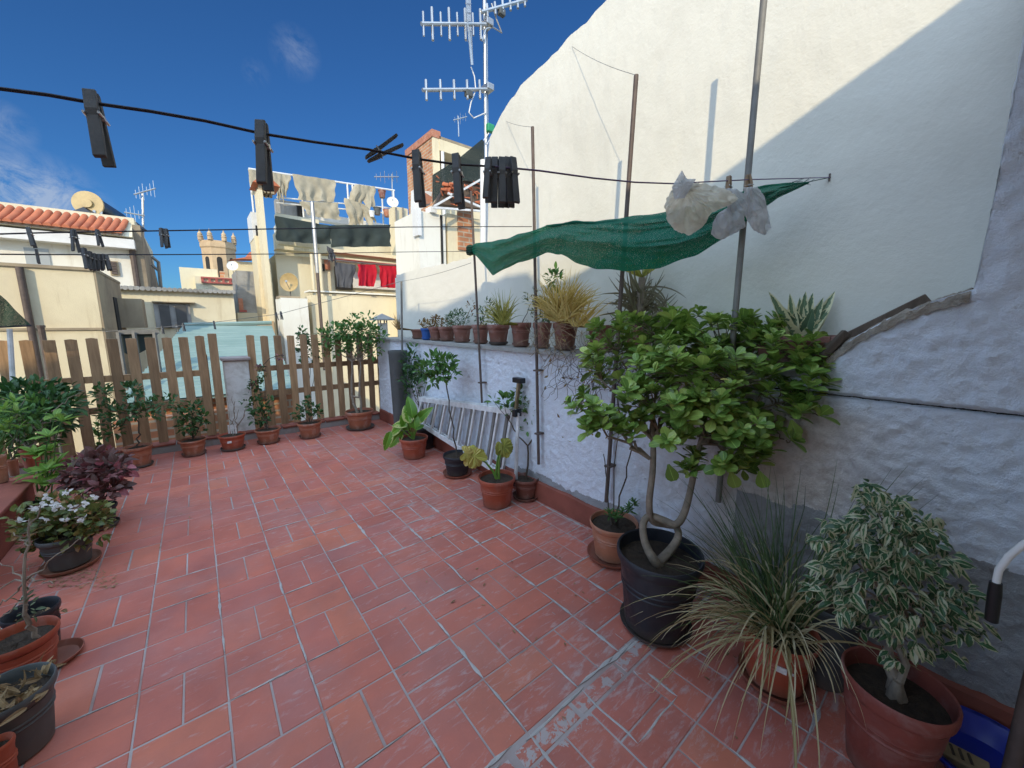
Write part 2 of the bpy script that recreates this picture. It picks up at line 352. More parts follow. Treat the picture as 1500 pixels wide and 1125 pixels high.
def copy_tree(o, parent=None):
    c = o.copy(); C.objects.link(c); c.parent = parent
    for ch in list(o.children): copy_tree(ch, c)
    return c
def struct(o): o['kind'] = 'structure'; return o
def Vn(): return V((random.gauss(0, 1), random.gauss(0, 1), random.gauss(0, 1))).normalized()
def wander(a, b, n=6, amp=.02):
    a = V(a); b = V(b); pts = []
    for i in range(n+1):
        t = i/n; pts.append(a.lerp(b, t)+Vn()*amp*math.sin(math.pi*t))
    return pts
def sag(a, b, s, n=16): a = V(a); b = V(b); return [a.lerp(b, i/n)-V((0, 0, s*4*(i/n)*(1-i/n))) for i in range(n+1)]
# ---------------------------------------------------------------- camera, world, sun
cam = bpy.data.objects.new('camera', bpy.data.cameras.new('camera')); C.objects.link(cam); bpy.context.scene.camera = cam
cam.data.sensor_width = 36; cam.data.lens = 36*F/1500; cam.data.clip_end = 2000; cam.data.clip_start = .02
cam.location = (0, 0, H); cam.rotation_euler = (math.pi/2-PIT, 0, -YAW)
SD = V((.34, .32, -.205)).normalized()     # direction the sunlight travels
w = bpy.data.worlds.new('World'); bpy.context.scene.world = w; w.use_nodes = True; nt = w.node_tree
bg = nt.nodes['Background']; sky = nt.nodes.new('ShaderNodeTexSky'); sky.sky_type = 'NISHITA'; sky.sun_disc = False
sky.sun_elevation = math.radians(23.5); sky.sun_rotation = math.radians(226.7); sky.altitude = 60; sky.air_density = 1.0; sky.dust_density = .35; sky.ozone_density = 2.2
tc = N(nt, 'TexCoord'); nz = noi(nt, tc.outputs['Generated'], 11, 9, .68, 1.2)
fac = None
for (px, py, rad, amt) in ((432, 78, .045, .16), (375, 108, .025, .12), (62, 306, .09, .45), (0, 185, .04, .25), (20, 302, .08, .35)):
    d = ray(px, py).normalized(); dp = N(nt, 'VectorMath'); dp.operation = 'DISTANCE'; L(nt, tc.outputs['Generated'], dp.inputs[0]); dp.inputs[1].default_value = d
    t = math_(nt, 'MULTIPLY', math_(nt, 'MAXIMUM', math_(nt, 'SUBTRACT', 1, math_(nt, 'DIVIDE', dp.outputs['Value'], rad)), 0), amt*2.2)
    fac = t if fac is None else math_(nt, 'ADD', fac, t)
cl = ramp(nt, nz.outputs[0], [(.40, (0, 0, 0)), (.66, (1, 1, 1))])
fac = math_(nt, 'MINIMUM', math_(nt, 'MULTIPLY', fac, cl.outputs[0]), .6)
tint = mix(nt, 1, sky.outputs[0], (.123, .282, .473), 'MULTIPLY'); vis = mix(nt, fac, tint, (2.2, 2.5, 3.0))
# added, unseen bright cloud overhead and towards the sun, to brighten the shaded terrace
sx = N(nt, 'SeparateXYZ'); L(nt, tc.outputs['Generated'], sx.inputs[0])
def sstep(v, a, b_):
    mr = N(nt, 'MapRange'); mr.interpolation_type = 'SMOOTHSTEP'; L(nt, v, mr.inputs['Value']); mr.inputs['From Min'].default_value = a; mr.inputs['From Max'].default_value = b_; return mr.outputs[0]
bd = N(nt, 'VectorMath'); bd.operation = 'DOT_PRODUCT'; L(nt, tc.outputs['Generated'], bd.inputs[0]); bd.inputs[1].default_value = (-.63, -.77, 0)
fill_veil = math_(nt, 'MAXIMUM', sstep(sx.outputs[2], .70, .84), sstep(bd.outputs['Value'], .05, .5))
nv = noi(nt, tc.outputs['Generated'], 2.6, 8, .6, .5); nr = ramp(nt, nv.outputs[0], [(.3, (.55,)*3), (.6, (1, 1, 1))])
fill_veil = math_(nt, 'MULTIPLY', fill_veil, nr.outputs[0])
L(nt, mix(nt, fill_veil, vis, (6.1, 8.1, 10.9)), bg.inputs[0]); bg.inputs[1].default_value = .15
sl = bpy.data.lights.new('sun', 'SUN'); sl.energy = 2.0; sl.angle = math.radians(.6); sl.color = (1, .84, .57)
so = bpy.data.objects.new('sun', sl); C.objects.link(so); so.rotation_euler = SD.to_track_quat('-Z', 'Y').to_euler(); so.location = (-5, -5, 8)
sc = bpy.context.scene; sc.view_settings.view_transform = 'Standard'; sc.view_settings.look = 'None'; sc.view_settings.exposure = .64; sc.view_settings.gamma = 1
# ---------------------------------------------------------------- ground, terrace floor
struct(MB().box((-1500, -1500, -6.4), (1500, 1500, -6)).build('ground', 'ground_earth'))
struct(MB().box((-3.2, -1.6, -6), (2.16, 6.12, -.0022)).build('terrace_base', 'grout'))
T = .2825
mb = MB()
def tile(x0, x1, y0, y1):
    g = .0024+abs(random.gauss(0, .0012)); h = R(-.0005, .001); x0 += g; x1 -= g; y0 += g; y1 -= g; e = .0025
    vs = [(x0, y0, -.012), (x1, y0, -.012), (x1, y1, -.012), (x0, y1, -.012), (x0, y0, h-e), (x1, y0, h-e), (x1, y1, h-e), (x0, y1, h-e),
          (x0+e, y0+e, h), (x1-e, y0+e, h), (x1-e, y1-e, h), (x0+e, y1-e, h)]
    mb.add(vs, [(8, 9, 10, 11), (4, 5, 9, 8), (5, 6, 10, 9), (6, 7, 11, 10), (7, 4, 8, 11), (0, 1, 5, 4), (1, 2, 6, 5), (2, 3, 7, 6), (3, 0, 4, 7)])
def clip_tile(x0, x1, y0, y1, ya, yb):
    x0 = max(x0, -1.6); x1 = min(x1, 2.158); y0 = max(y0, ya); y1 = min(y1, yb)
    if x1-x0 > .03 and y1-y0 > .03: tile(x0, x1, y0, y1)
for ph, ya, yb, ox, oy in ((0, .885, 5.98, -.04, 1.745), (1, -1.5, .80, .20, .80)):
    for i in range(-8, 10):
        for j in range(-12, 18):
            x = ox+i*T; y0 = oy+j*T
            if y0 > yb or y0+T < ya: continue
            if (i+j) % 2 != 0:
                clip_tile(x, x+T/2, y0, y0+T, ya, yb); clip_tile(x+T/2, x+T, y0, y0+T, ya, yb)
            else:
                clip_tile(x, x+T, y0, y0+T/2, ya, yb); clip_tile(x, x+T, y0+T/2, y0+T, ya, yb)
x = -1.5
while x < 2.1:                                   # the strip of cut pieces where the two layings meet
    l = random.choice((.10, .14, .2, .28, .28)); clip_tile(x, x+l, .806, .878, .80, .885); x += l+R(0, .03)
fl = struct(mb.build('floor', 'floor_tile'))
# grout smeared proud of the joints
m, nt, b = newmat('smear'); tc = N(nt, 'TexCoord'); co = tc.outputs['Object']; n = noi(nt, co, 8, 6, .7)
r = ramp(nt, n.outputs[0], [(.3, (.38, .345, .32)), (.7, (.54, .50, .47))]); L(nt, r.outputs[0], b.inputs['Base Color']); b.inputs['Roughness'].default_value = .95
bump(nt, b, noi(nt, co, 60, 5, .7).outputs[0], .8, .006)
mb = MB()
def smear(x, y0, ax, ln, w):
    n = max(4, int(ln/.02)); vs = []; t = R(0, 99)
    for i in range(n+1):
        s = i/n; e = w*(.25+.9*abs(noise.noise(V((s*ln*14, t, 0)))))*min(1, 4*s+.15, 4*(1-s)+.15); o = noise.noise(V((s*ln*9, t+50, 0)))*w*.5
        if ax == 'y': p = [(x+o-e, y0+s*ln, .0015), (x+o, y0+s*ln, .0032), (x+o+e, y0+s*ln, .0015)]
        else: p = [(x+s*ln, y0+o+e, .0015), (x+s*ln, y0+o, .0032), (x+s*ln, y0+o-e, .0015)]
        vs += p
    mb.add(vs, [(i*3+q, i*3+q+1, i*3+q+4, i*3+q+3) for i in range(n) for q in (0, 1)])
for i in range(-4, 9):
    for j in range(-8, 16):
        x = -.04+i*T; yy = 1.745+j*T
        if yy < .6: x += .24; yy -= .1
        wgt = .35 if x < .1 else (.8 if x < .6 else 1.0)
        if yy > 3.4: wgt *= .5
        if .80 < yy < .88 or x > 2.1 or x < -1: continue
        if random.random() < .55*wgt+.15: smear(x, yy, 'y', R(.12, .28), R(.006, .015)*(.5+wgt*.6))
        if random.random() < .45*wgt+.1: smear(x, yy, 'x', R(.12, .28), R(.006, .014)*(.5+wgt*.6))
for k in range(16): smear(R(.3, 1.9), random.choice((.803, .882))+R(-.006, .006), 'x', R(.1, .3), R(.005, .016))
for k in range(30): smear(R(.3, 2.1), R(.3, 2.9), random.choice('xy'), R(.02, .06), R(.002, .005))
for k in range(18): smear(R(2.08, 2.13), 1.2+k*.24, 'y', .26, R(.01, .022))
struct(mb.build('floor_cement', 'smear'))
# far kerb below the fence
mb = MB(); mb.box((-1.7, 5.90, -.01), (2.16, 6.10, .085)); struct(mb.build('kerb', 'grey_cement', bevel=.012))
mb = MB(); x = -1.65
while x < 2.1: mb.box((x, 5.885, .086), (x+.26, 6.08, .108)); x += .272
struct(mb.build('kerb_tiles', 'skirting', bevel=.004))
# ---------------------------------------------------------------- right wall (low, rough) and tall wall behind
def rough_sheet(fn, us, vs_, name, mat, parent, amp, freq):
    mb = MB(); nu = len(us); nv = len(vs_); vs = []
    for a in us:
        for b_ in vs_:
            p, nn = fn(a, b_); d = noise.fractal(p*freq, .9, 2.1, 6)*amp; vs.append(p+nn*d)
    mb.add(vs, [(i*nv+j, (i+1)*nv+j, (i+1)*nv+j+1, i*nv+j+1) for i in range(nu-1) for j in range(nv-1)])
    return mb.build(name, mat, parent, True)
lin = lambda a, b_, n: [a+(b_-a)*i/n for i in range(n+1)]
wl = thing('low_wall', (2.16, 0, 0), 'rough whitewashed low wall with flower ledge along the right side', 'wall')
def top(y):                                       # height of the low wall along its length
    pts = [(-3, 2.86), (.03, 2.86), (.04, 1.62), (.13, 1.585), (.25, 1.52), (.36, 1.43), (.44, 1.33), (.50, 1.27), (6.2, 1.27)]
    for (a, h1), (c, h2) in zip(pts, pts[1:]):
        if a <= y <= c: return h1+(h2-h1)*(y-a)/(c-a)
    return 1.27
ys = lin(-1.6, -.5, 20)+lin(-.49, .02, 60)+[.03, .032, .034, .036, .038]+lin(.045, 1.6, 200)[0:]+lin(1.61, 5.93, 420)[0:]
def fnw(y, t):
    z = t*top(y); return V((2.16, y, z)), V((-1, 0, 0))
ZR = lin(0, 1.15, 110)+lin(1.158, 1.21, 14)+lin(1.22, 1.62, 34)+lin(1.66, 2.86, 60); NV = len(ZR)-1; mb = MB(); vs = []
def zrow(y, j):
    tp = top(y)
    return 1.5*j/60 if False else tp*j/NV
for y in ys:
    for j in range(NV+1):
        z = min(ZR[j], top(y)); p = V((2.16, y, z)); am = .012+.010*max(0, min(1, (1.2-y)))
        d = (noise.fractal(V((0, y*20, z*21)), .8, 2.1, 5)*.6+.4*max(0, noise.noise(V((5, y*26, z*30)))))*am*.8 + noise.fractal(V((0, y*5, z*6)), .9, 2.1, 3)*am*.22 + .007*noise.noise(V((3, y*1.4, z*1.4)))
        gz = 1.187; grv = .016*math.exp(-((z-gz)/.009)**2)*1.8 if y < .62 else 0
        bul = .018 if (z > gz and y < .62) else 0
        vs.append(p+V((-d-bul+grv, 0, 0)))
n1 = NV+1
mb.add(vs, [(i*n1+j, i*n1+j+1, (i+1)*n1+j+1, (i+1)*n1+j) for i in range(len(ys)-1) for j in range(NV)])
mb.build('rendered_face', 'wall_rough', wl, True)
# wall core: end returns and solid body
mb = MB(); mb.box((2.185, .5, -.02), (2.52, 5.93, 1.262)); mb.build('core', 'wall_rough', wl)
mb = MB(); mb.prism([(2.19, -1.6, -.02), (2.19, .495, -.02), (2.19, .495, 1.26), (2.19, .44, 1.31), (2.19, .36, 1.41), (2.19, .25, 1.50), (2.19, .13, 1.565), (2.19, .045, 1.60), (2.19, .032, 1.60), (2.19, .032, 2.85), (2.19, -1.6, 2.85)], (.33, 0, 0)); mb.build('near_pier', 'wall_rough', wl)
mb = MB(); vs = []                                # rough vertical return of the near pier (visible edge)
zs = lin(1.6, 2.86, 150); xs = lin(2.15, 2.52, 12)
for z in zs:
    for x in xs:
        vs.append((x, .036+.010*noise.fractal(V((x*6, 1, z*7)), .9, 2.1, 5), z))
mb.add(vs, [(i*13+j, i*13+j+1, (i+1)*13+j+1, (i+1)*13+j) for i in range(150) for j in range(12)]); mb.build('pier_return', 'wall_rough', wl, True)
# ledge top with broken mortar edge
mb = MB(); vs = []; ys2 = lin(.47, 5.93, 260); xs = [2.125, 2.128, 2.15, 2.2, 2.3, 2.4, 2.52]
for y in ys2:
    for k, x in enumerate(xs):
        e = .02*noise.noise(V((y*5, 0, 0)))+.012*noise.noise(V((y*18, 3, 0)))
        vs.append((x+(e if k < 3 else 0), y, (1.255 if k == 0 else 1.283)+.006*noise.noise(V((x*9, y*9, 0)))))
mb.add(vs, [(i*7+j, i*7+j+1, (i+1)*7+j+1, (i+1)*7+j) for i in range(260) for j in range(6)]); mb.build('ledge_top', 'grey_cement', wl, True)
mb = MB(); vs = []; yy = lin(.05, .50, 110)         # bare mortar cap along the sloping end
for y in yy:
    z = top(y)
    for k, (x, dz) in enumerate(((2.105, -.040), (2.108, -.008), (2.15, .004), (2.25, .010), (2.52, .018))):
        vs.append((x+.024*noise.noise(V((y*22, k, 0)))+(.022 if k < 2 else 0), y, z+dz+.016*noise.noise(V((y*26, k*3, 1)))+.008*noise.noise(V((y*70, k*3, 5)))))
mb.add(vs, [(i*5+j, i*5+j+1, (i+1)*5+j+1, (i+1)*5+j) for i in range(110) for j in range(4)]); mb.build('mortar_cap', 'concrete_cap', wl, True)
mb = MB(); vs = []; ys3 = lin(-1.5, 5.9, 200)
for y in ys3:
    h = .118+.045*min(1, max(0, (y-.2)/1.6)); h += .006*noise.noise(V((y*6, 0, 0)))
    for k, (x, z) in enumerate(((2.128, 0), (2.130, h-.004), (2.137, h), (2.17, h+.004))): vs.append((x+.003*noise.noise(V((y*9, k, 4))), y, z))
mb.add(vs, [(i*4+j, i*4+j+1, (i+1)*4+j+1, (i+1)*4+j) for i in range(200) for j in range(3)]); mb.build('skirting_band', 'skirting', wl, True)
# tall wall
tw = thing('tall_wall', (2.55, 2.5, 1.28), 'tall cream painted party wall with a stepped sloping top edge', 'wall')
prof = [(5.93, 2.235), (5.2, 2.25), (4.4, 2.235), (3.80, 2.24), (3.62, 2.26), (3.50, 2.30), (3.475, 2.6), (3.47, 3.20), (3.44, 3.36), (3.36, 3.425), (3.25, 3.50), (3.14, 3.56), (3.04, 3.585), (2.95, 3.64), (2.75, 3.665), (2.6, 3.69), (2.48, 3.70), (2.40, 3.735), (2.2, 3.75), (2.0, 3.79), (1.6, 3.88), (1.2, 4.05), (.6, 4.5), (0, 5), (-1.6, 6)]
def tz(y):
    for (a, h1), (c, h2) in zip(prof, prof[1:]):
        if c <= y <= a: return h2+(h1-h2)*(y-c)/max(1e-6, a-c)
    return 6
ys4 = [5.93]+lin(5.8, 3.6, 60)+[3.50, 3.475, 3.47, 3.44]+lin(3.40, 0, 220)+[-.5, -1.6]
mb = MB(); vs = []; NZ = 60
for y in ys4:
    t = tz(y)+.012*noise.fractal(V((y*7, 0, 0)), 1, 2, 4)*(1 if y < 3.4 else 1.4)
    for j in range(NZ+1):
        z = -6 if j == 0 else 1.2+(t-1.2)*(j-1)/(NZ-1); d = .006*noise.noise(V((y*1.2, z*1.2, 0)))+.003*noise.fractal(V((y*9, z*9, 2)), .9, 2, 4)
        vs.append((2.52-d, y, z))
n1 = NZ+1
mb.add(vs, [(i*n1+j, (i+1)*n1+j, (i+1)*n1+j+1, i*n1+j+1) for i in range(len(ys4)-1) for j in range(NZ)])
o = mb.build('painted_face', 'wall_upper', tw, True)
mb = MB(); pr2 = [(2.53, y, tz(y)-.01) for y in [p[0] for p in prof]]
mb.prism([(2.53, 5.92, -6)]+pr2+[(2.53, -1.6, -6)], (.3, 0, 0)); mb.build('body', 'wall_upper', tw)
mb = MB(); mb.box((2.525, 5.935, -6), (2.83, 5.99, 2.20)); vs = []
mb.build('end_return', 'white_plaster', tw)
# small buttress where the mast stands
# ---------------------------------------------------------------- bench on the left
bn = thing('masonry_bench', (-1.3, 2.5, 0), 'red painted masonry bench along the left side carrying flower pots', 'bench')
MB().box((-1.7, -1.5, 0), (-1.10, 4.60, .27)).build('base', 'skirting', bn, bevel=.01)
MB().box((-1.72, -1.5, .2705), (-1.075, 4.625, .30)).build('top_slab', 'skirting', bn, bevel=.008)
# ---------------------------------------------------------------- unseen house behind the camera, outline shaped to cast the terrace shade
sh = thing('house_behind', (0, -1.3, 0), 'unseen house wall behind the terrace with parts added to shade it', 'building')
pts = [(-16, 5.2), (-8.7, 5.55), (-8.3, 5.75), (-8.2, 7.2), (-4.9, 7.2), (-4.85, 6.1), (-4.6, 6.0), (-3.6, 5.35), (-2.6, 4.93), (-1.93, 4.66), (-1.6, 4.2), (-.79, 3.93), (.0, 3.77), (1.2, 3.57), (2.16, 3.42), (2.16, -6), (-16, -6)]
MB().prism([(x, -1.0, z) for x, z in pts], (0, -.35, 0)).build('wall', 'cream_plaster', sh)
MB().box((-1.09, -.96, 0), (2.11, -.50, 2.60)).build('added_shade_wall', 'cream_plaster', sh)  # added lower wall, out of view, to darken the near right floor
MB().box((-1.09, -.96, 2.61), (2.1, .10, 2.73)).build('added_shade_canopy', 'grey_cement', sh)  # added unseen slab above the camera, deepens the shade at lower right
# ---------------------------------------------------------------- fences
def picket_fence(x0, x1, y0, y1, n, label, nm, tall=()):
    t = thing('picket_fence', ((x0+x1)/2, y0, .1), label, 'fence', 'wooden picket fences at the far end')
    for i in range(n):
        s = i/(n-1); x = x0+(x1-x0)*s; y = y0+(y1-y0)*s; w_ = .087; h = 1.34+R(-.008, .01); b0 = .115; j = R(-.006, .006)
        mb = MB(); mb.prism([(x-w_/2, y, b0), (x+w_/2, y, b0), (x+w_/2+j, y, h-.006), (x+j, y, h+R(-.004, .006)), (x-w_/2+j, y, h-.004)], (0, .02, 0)); mb.build('picket', 'wood_fence', t, bevel=.003)
    for z in (.62, .96):
        mb = MB(); mb.beam((x0-.05, y0+.045, z-.06), (x1+.05, y1+.045, z-.06), .042, .07); mb.build('rail', 'wood_fence', t, bevel=.003)
    return t
fa = picket_fence(-2.04, .04, 5.965, 5.965, 15, 'long brown picket fence left of the white pillar, its left tops sunlit', 'a')
MB().box((.115, 5.90, .11), (.20, 5.985, 1.375)).build('end_post', 'wood_fence', fa, bevel=.004)
MB().box((.03, 6.03, .10), (.09, 6.09, 1.12)).build('back_post', 'wood_fence', fa, bevel=.004)
picket_fence(.545, 2.23, 6.02, 6.02, 12, 'brown picket fence between the white pillar and the vent post', 'b')
pl = thing('masonry_pillar', (.36, 6.05, 0), 'short whitewashed pillar with flat dull pink cap between two fences', 'pillar')
MB().box((.235, 5.99, .0), (.50, 6.2, 1.03)).build('shaft', 'post_white', pl, bevel=.012)
MB().box((.215, 5.96, 1.0305), (.525, 6.23, 1.07)).build('cap', 'grout', pl, bevel=.01)
vp = thing('vent_post', (2.33, 6.1, 0), 'slim white vent post with small hipped cap at fence end', 'vent')
c0 = P(563, 600, 'y', 6.05); X = P(563, 520, 'y', 6.05).x
MB().box((X-.06, 6.0, 0), (X+.06, 6.12, 1.50)).build('shaft', 'post_white', vp, bevel=.006)
for dx in (-.05, .05):
    for dy in (.012, .108): MB().box((X+dx-.008, 6.0+dy-.008, 1.50), (X+dx+.008, 6.0+dy+.008, 1.56)).build('cap_support', 'grey_cement', vp)
mb = MB(); mb.add([(X-.15, 5.91, 1.56), (X+.15, 5.91, 1.56), (X+.15, 6.21, 1.56), (X-.15, 6.21, 1.56), (X, 6.06, 1.65), (X-.15, 5.91, 1.545), (X+.15, 5.91, 1.545), (X+.15, 6.21, 1.545), (X-.15, 6.21, 1.545)],
   [(0, 1, 4), (1, 2, 4), (2, 3, 4), (3, 0, 4), (8, 7, 6, 5), (0, 5, 6, 1), (1, 6, 7, 2), (2, 7, 8, 3), (3, 8, 5, 0)]); mb.build('cap', 'grey_cement', vp)
# ---------------------------------------------------------------- poles on the wall
poles = [  # top px, bottom px
 ((588, 412), (590, 600), 2.10, 'short grey pole at the far end of the right wall', .013),
 ((690, 280), (706, 590), 2.10, 'rusty thin pole at the wall above the ladder, next to the antenna mast', .011),
 ((780, 186), (789, 680), 2.11, 'tall dark pole crossing the left half of the green shade net', .0125),
 ((932, 110), (888, 735), 2.11, 'tall brown pole behind the middle of the green shade net', .0135),
 ((1127, -90), (1052, 735), 2.11, 'tallest grey pole behind the hanging plastic bags', .0145)]
PO = []
for (a, b_, xx, lab, r_) in poles:
    pa = P(*a, 'x', xx); pb = P(*b_, 'x', xx)
    t = thing('support_pole', pb, lab, 'pole', 'poles fixed to the right wall')
    MB().tube([pb, pa], r_, 10).build('shaft', 'pole_grey' if 'grey' in lab else 'pole_rust', t, True)
    PO.append(pa)
    for s in (.10, .30):
        q = pb.lerp(pa, s)
        if q.z < 1.2: MB().box((q.x-.022, q.y-.022, q.z-.006), (2.17, q.y+.022, q.z+.006)).build('wall_clamp', 'pole_rust', t)
def cable(name, pts, r_, mat, label, cat='wire', group=None):
    o = MB().tube(pts, r_, 6).build(name, mat, None, True, loc=pts[0]); tag(o, label, cat, group); return o
cable('guy_wire', sag(PO[2], P(742, 178, 'x', 2.52), .01), .0016, 'wire', 'thin wire from the second tall pole top to the wall edge')
cable('guy_wire', sag(PO[3], P(838, 68, 'x', 2.52), .02), .0016, 'wire', 'thin wire from the brown middle pole top to the wall top')
cable('guy_wire', sag(PO[0], P(690, 385, 'x', 2.12), .02), .002, 'wire', 'thin wire between the short far pole and the pole above the ladder')
# ---------------------------------------------------------------- clothes lines
def dl(px): return 1/(2.40-.00172*(px-143))
lp = [(-60, 120), (0, 130), (70, 139), (143, 152), (220, 163), (300, 177), (385, 196), (460, 208), (540, 219), (613, 233), (670, 241), (725, 244), (790, 250), (870, 261), (930, 267), (985, 269), (1040, 266), (1100, 263)]
hook = P(1215, 260, 'x', 2.515)
pts = [PF(x, y, dl(x)) for x, y in lp]
a1 = pts[:12]; 
cable('clothes_line', a1, .0018, 'rope_dark', 'thick dark clothes line crossing the sky with big pegs', 'clothes line')
cable('clothes_line', pts[11:]+[hook], .0018, 'rope_purple', 'purple clothes line from the peg cluster to the wall hook', 'clothes line')
o = MB().tube([hook, hook+V((.03, 0, 0))], .006, 8).tube([hook+V((0, 0, -.018)), hook+V((0, 0, .018))], .004, 6).build('wall_hook', 'pole_rust', None, True, loc=hook); tag(o, 'small metal wall hook holding the tip of the green net', 'hook')
peg_n = 0
def make_peg(mat):
    t = thing('clothes_peg', (0, 0, 0), 'x', 'clothes peg')
    for s in (-1, 1):
        mb = MB(); pr = [(s*.0015, 0, .014), (s*.0060, 0, .013), (s*.0095, 0, -.012), (s*.0085, 0, -.020), (s*.0125, 0, -.070), (s*.0075, 0, -.071), (s*.0030, 0, -.026), (s*.0014, 0, -.010)]
        mb.prism([(x, -.0058, z) for x, y, z in pr], (0, .0116, 0)); mb.build('prong', mat, t, bevel=.0008)
    MB().tube([(-.011, -.0066, -.018), (.011, -.0066, -.018)], .0016, 6).tube([(0, -.008, -.018), (0, .008, -.018)], .0032, 8).tube([(-.011, .0066, -.018), (.011, .0066, -.018)], .0016, 6).build('spring', 'aluminium', t, True)
    return t
pegD = make_peg('peg_dark'); pegW = make_peg('peg_wood'); used = {pegD: 0, pegW: 0}
def peg(proto, a, b_, label, dep, roll=0, group='pegs on the thick clothes line', size=None):
    """a = px of the gripping tip, b_ = px of the other end, dep = distance along the view axis"""
    A = PF(a[0], a[1], dep); B = PF(b_[0], b_[1], dep*(b_[2] if len(b_) > 2 else 1)); d = B-A
    sc_ = (size or d.length/.085)
    o = proto if not used[proto] else copy_tree(proto); used[proto] = 1
    q = d.normalized().to_track_quat('-Z', 'Y'); view = ray(*a[:2]).normalized()
    # local Y faces the camera, then roll
    zl = -d.normalized(); yl = view-zl*view.dot(zl); yl.normalize(); xl = yl.cross(zl); M = Matrix((xl, yl, zl)).transposed()
    M = M @ Matrix.Rotation(roll, 3, 'Z')
    o.rotation_euler = M.to_euler(); o.location = A+d.normalized()*.014*sc_; o.scale = (sc_,)*3
    o['label'] = label; o['group'] = group; o['category'] = 'clothes peg'
peg(pegD, (133, 134), (154, 238), 'largest dark peg hanging tilted from the thick line at upper left', dl(143), 1.25)
peg(pegD, (383, 178), (389, 275), 'dark peg hanging straight from the thick line in front of the chimney', dl(385), 1.2)
peg(pegD, (537, 234), (586, 205, 1.03), 'dark peg lying almost level on the thick line against the sky', dl(556), .2)
peg(pegD, (610, 221), (616, 300), 'dark peg hanging in front of the brick tower left side', dl(613), 1.25)
peg(pegD, (668, 226), (674, 303), 'dark peg hanging in front of the black netting right of the brick', dl(671), 1.3)
for i, (x, s, lab) in enumerate(((716, .9, 'leftmost dark peg of the cluster beside the antenna mast'), (725, 1, 'second peg from the left in the cluster by the mast'), (735, 1, 'middle dark peg of the cluster by the antenna mast'), (743, 1, 'fourth peg from the left in the cluster by the mast'), (750, 1, 'rightmost dark peg of the cluster by the antenna mast'))):
    peg(pegD, (x, 231), (x+(i-2)*1.5, 231+70*s), lab, dl(x)+.012*(i % 2), 1.3+.2*i)
peg(pegW, (1068, 258), (1066, 300), 'brown wooden peg holding the white bag on the right', dl(1068), 1.2, 'wooden pegs holding the bags')
peg(pegW, (1096, 256), (1098, 300), 'pale wooden peg in front of the grey pole', dl(1098), .3, 'wooden pegs holding the bags')
peg(pegD, (1022, 272), (995, 286), 'dark peg clipping the top of the translucent bag', dl(1000)*.97, .3, 'wooden pegs holding the bags')
# second and third line
e2 = P(779, 332, 'x', 2.10); e3 = P(693, 368, 'x', 2.10)
def seg(px, py, k0, e, pe): # depth interpolation (1/depth linear in px)
    a = 1/k0; b_ = 1/FW(e); return PF(px, py, 1/(a+(b_-a)*px/pe))
l2 = [seg(x, y, 1.25, e2, 779) for x, y in ((-40, 344), (60, 341), (238, 338), (420, 335), (600, 332.5), (700, 332))]+[e2]
l3 = [seg(x, y, 1.25, e3, 693) for x, y in ((-40, 372), (60, 373), (238, 373), (420, 372), (600, 369))]+[e3]
cable('clothes_line', l2, .0026, 'rope_dark', 'thin dark clothes line running level to the second tall pole', 'clothes line')
cable('clothes_line', l3, .0022, 'rope_dark', 'lowest thin clothes line running level over the roofs', 'clothes line')
for (a, b_, ax, lab) in (((41, 333), (50, 362), 0, 'peg before the roof tiles at the far left'), ((107, 336), (112, 369), 0, 'peg below the roof tiles, left of the thin single peg'), ((142, 336), (148, 361), 0, 'thin single peg below the solar tank'), ((236, 334), (241, 363), 0, 'pair-like dark peg hanging alone against the sky'), ((243, 335), (246, 362), 0, 'slim peg touching the lone peg against the sky'),
    ((53, 365), (57, 386), 1, 'small twisted peg on the lowest line at the left'), ((122, 363), (131, 395), 1, 'first peg of the row left of the louvred vent'), ((131, 368), (136, 396), 1, 'second peg of the row left of the louvred vent'), ((138, 371), (142, 396), 1, 'third peg of the row left of the louvred vent'), ((145, 372), (148, 396), 1, 'fourth peg of the row left of the louvred vent'), ((151, 372), (156, 396), 1, 'fifth peg of the row left of the louvred vent'), ((156, 373), (162, 396), 1, 'last peg of the row, nearest the louvred vent')):
    e, pe = ((e2, 779), (e3, 693))[ax]; dep = 1/(1/1.25+(1/FW(e)-1/1.25)*a[0]/pe)
    peg(pegD, a, b_, 'dark '+lab, dep, R(.6, 1.5), 'pegs on the thin clothes lines')
far0 = PF(150, 486, 5.6); l4 = [far0, PF(231, 480, 5.3), PF(314, 472, 5.2), PF(409, 460, 5.2), PF(511, 433, 5.35), PO[0]]
cable('clothes_line', l4, .003, 'wire', 'faint far clothes line rising to the short pole beyond the fence', 'clothes line')
for (x, y, lab) in ((237, 480, 'tiny peg above the fence at the green roof left corner'), (258, 477, 'tiny peg left over the green roof'), (268, 476, 'tiny peg second over the green roof'), (313, 473, 'tiny lone peg over the middle of the green roof'), (404, 460, 'tiny peg before the rough white wall'), (411, 459, 'tiny peg right of its twin before the rough white wall')):
    peg(pegD, (x, y-3), (x+3, y+13), lab, 5.2, R(0, 1.5), 'tiny pegs on the far line', 1.35)
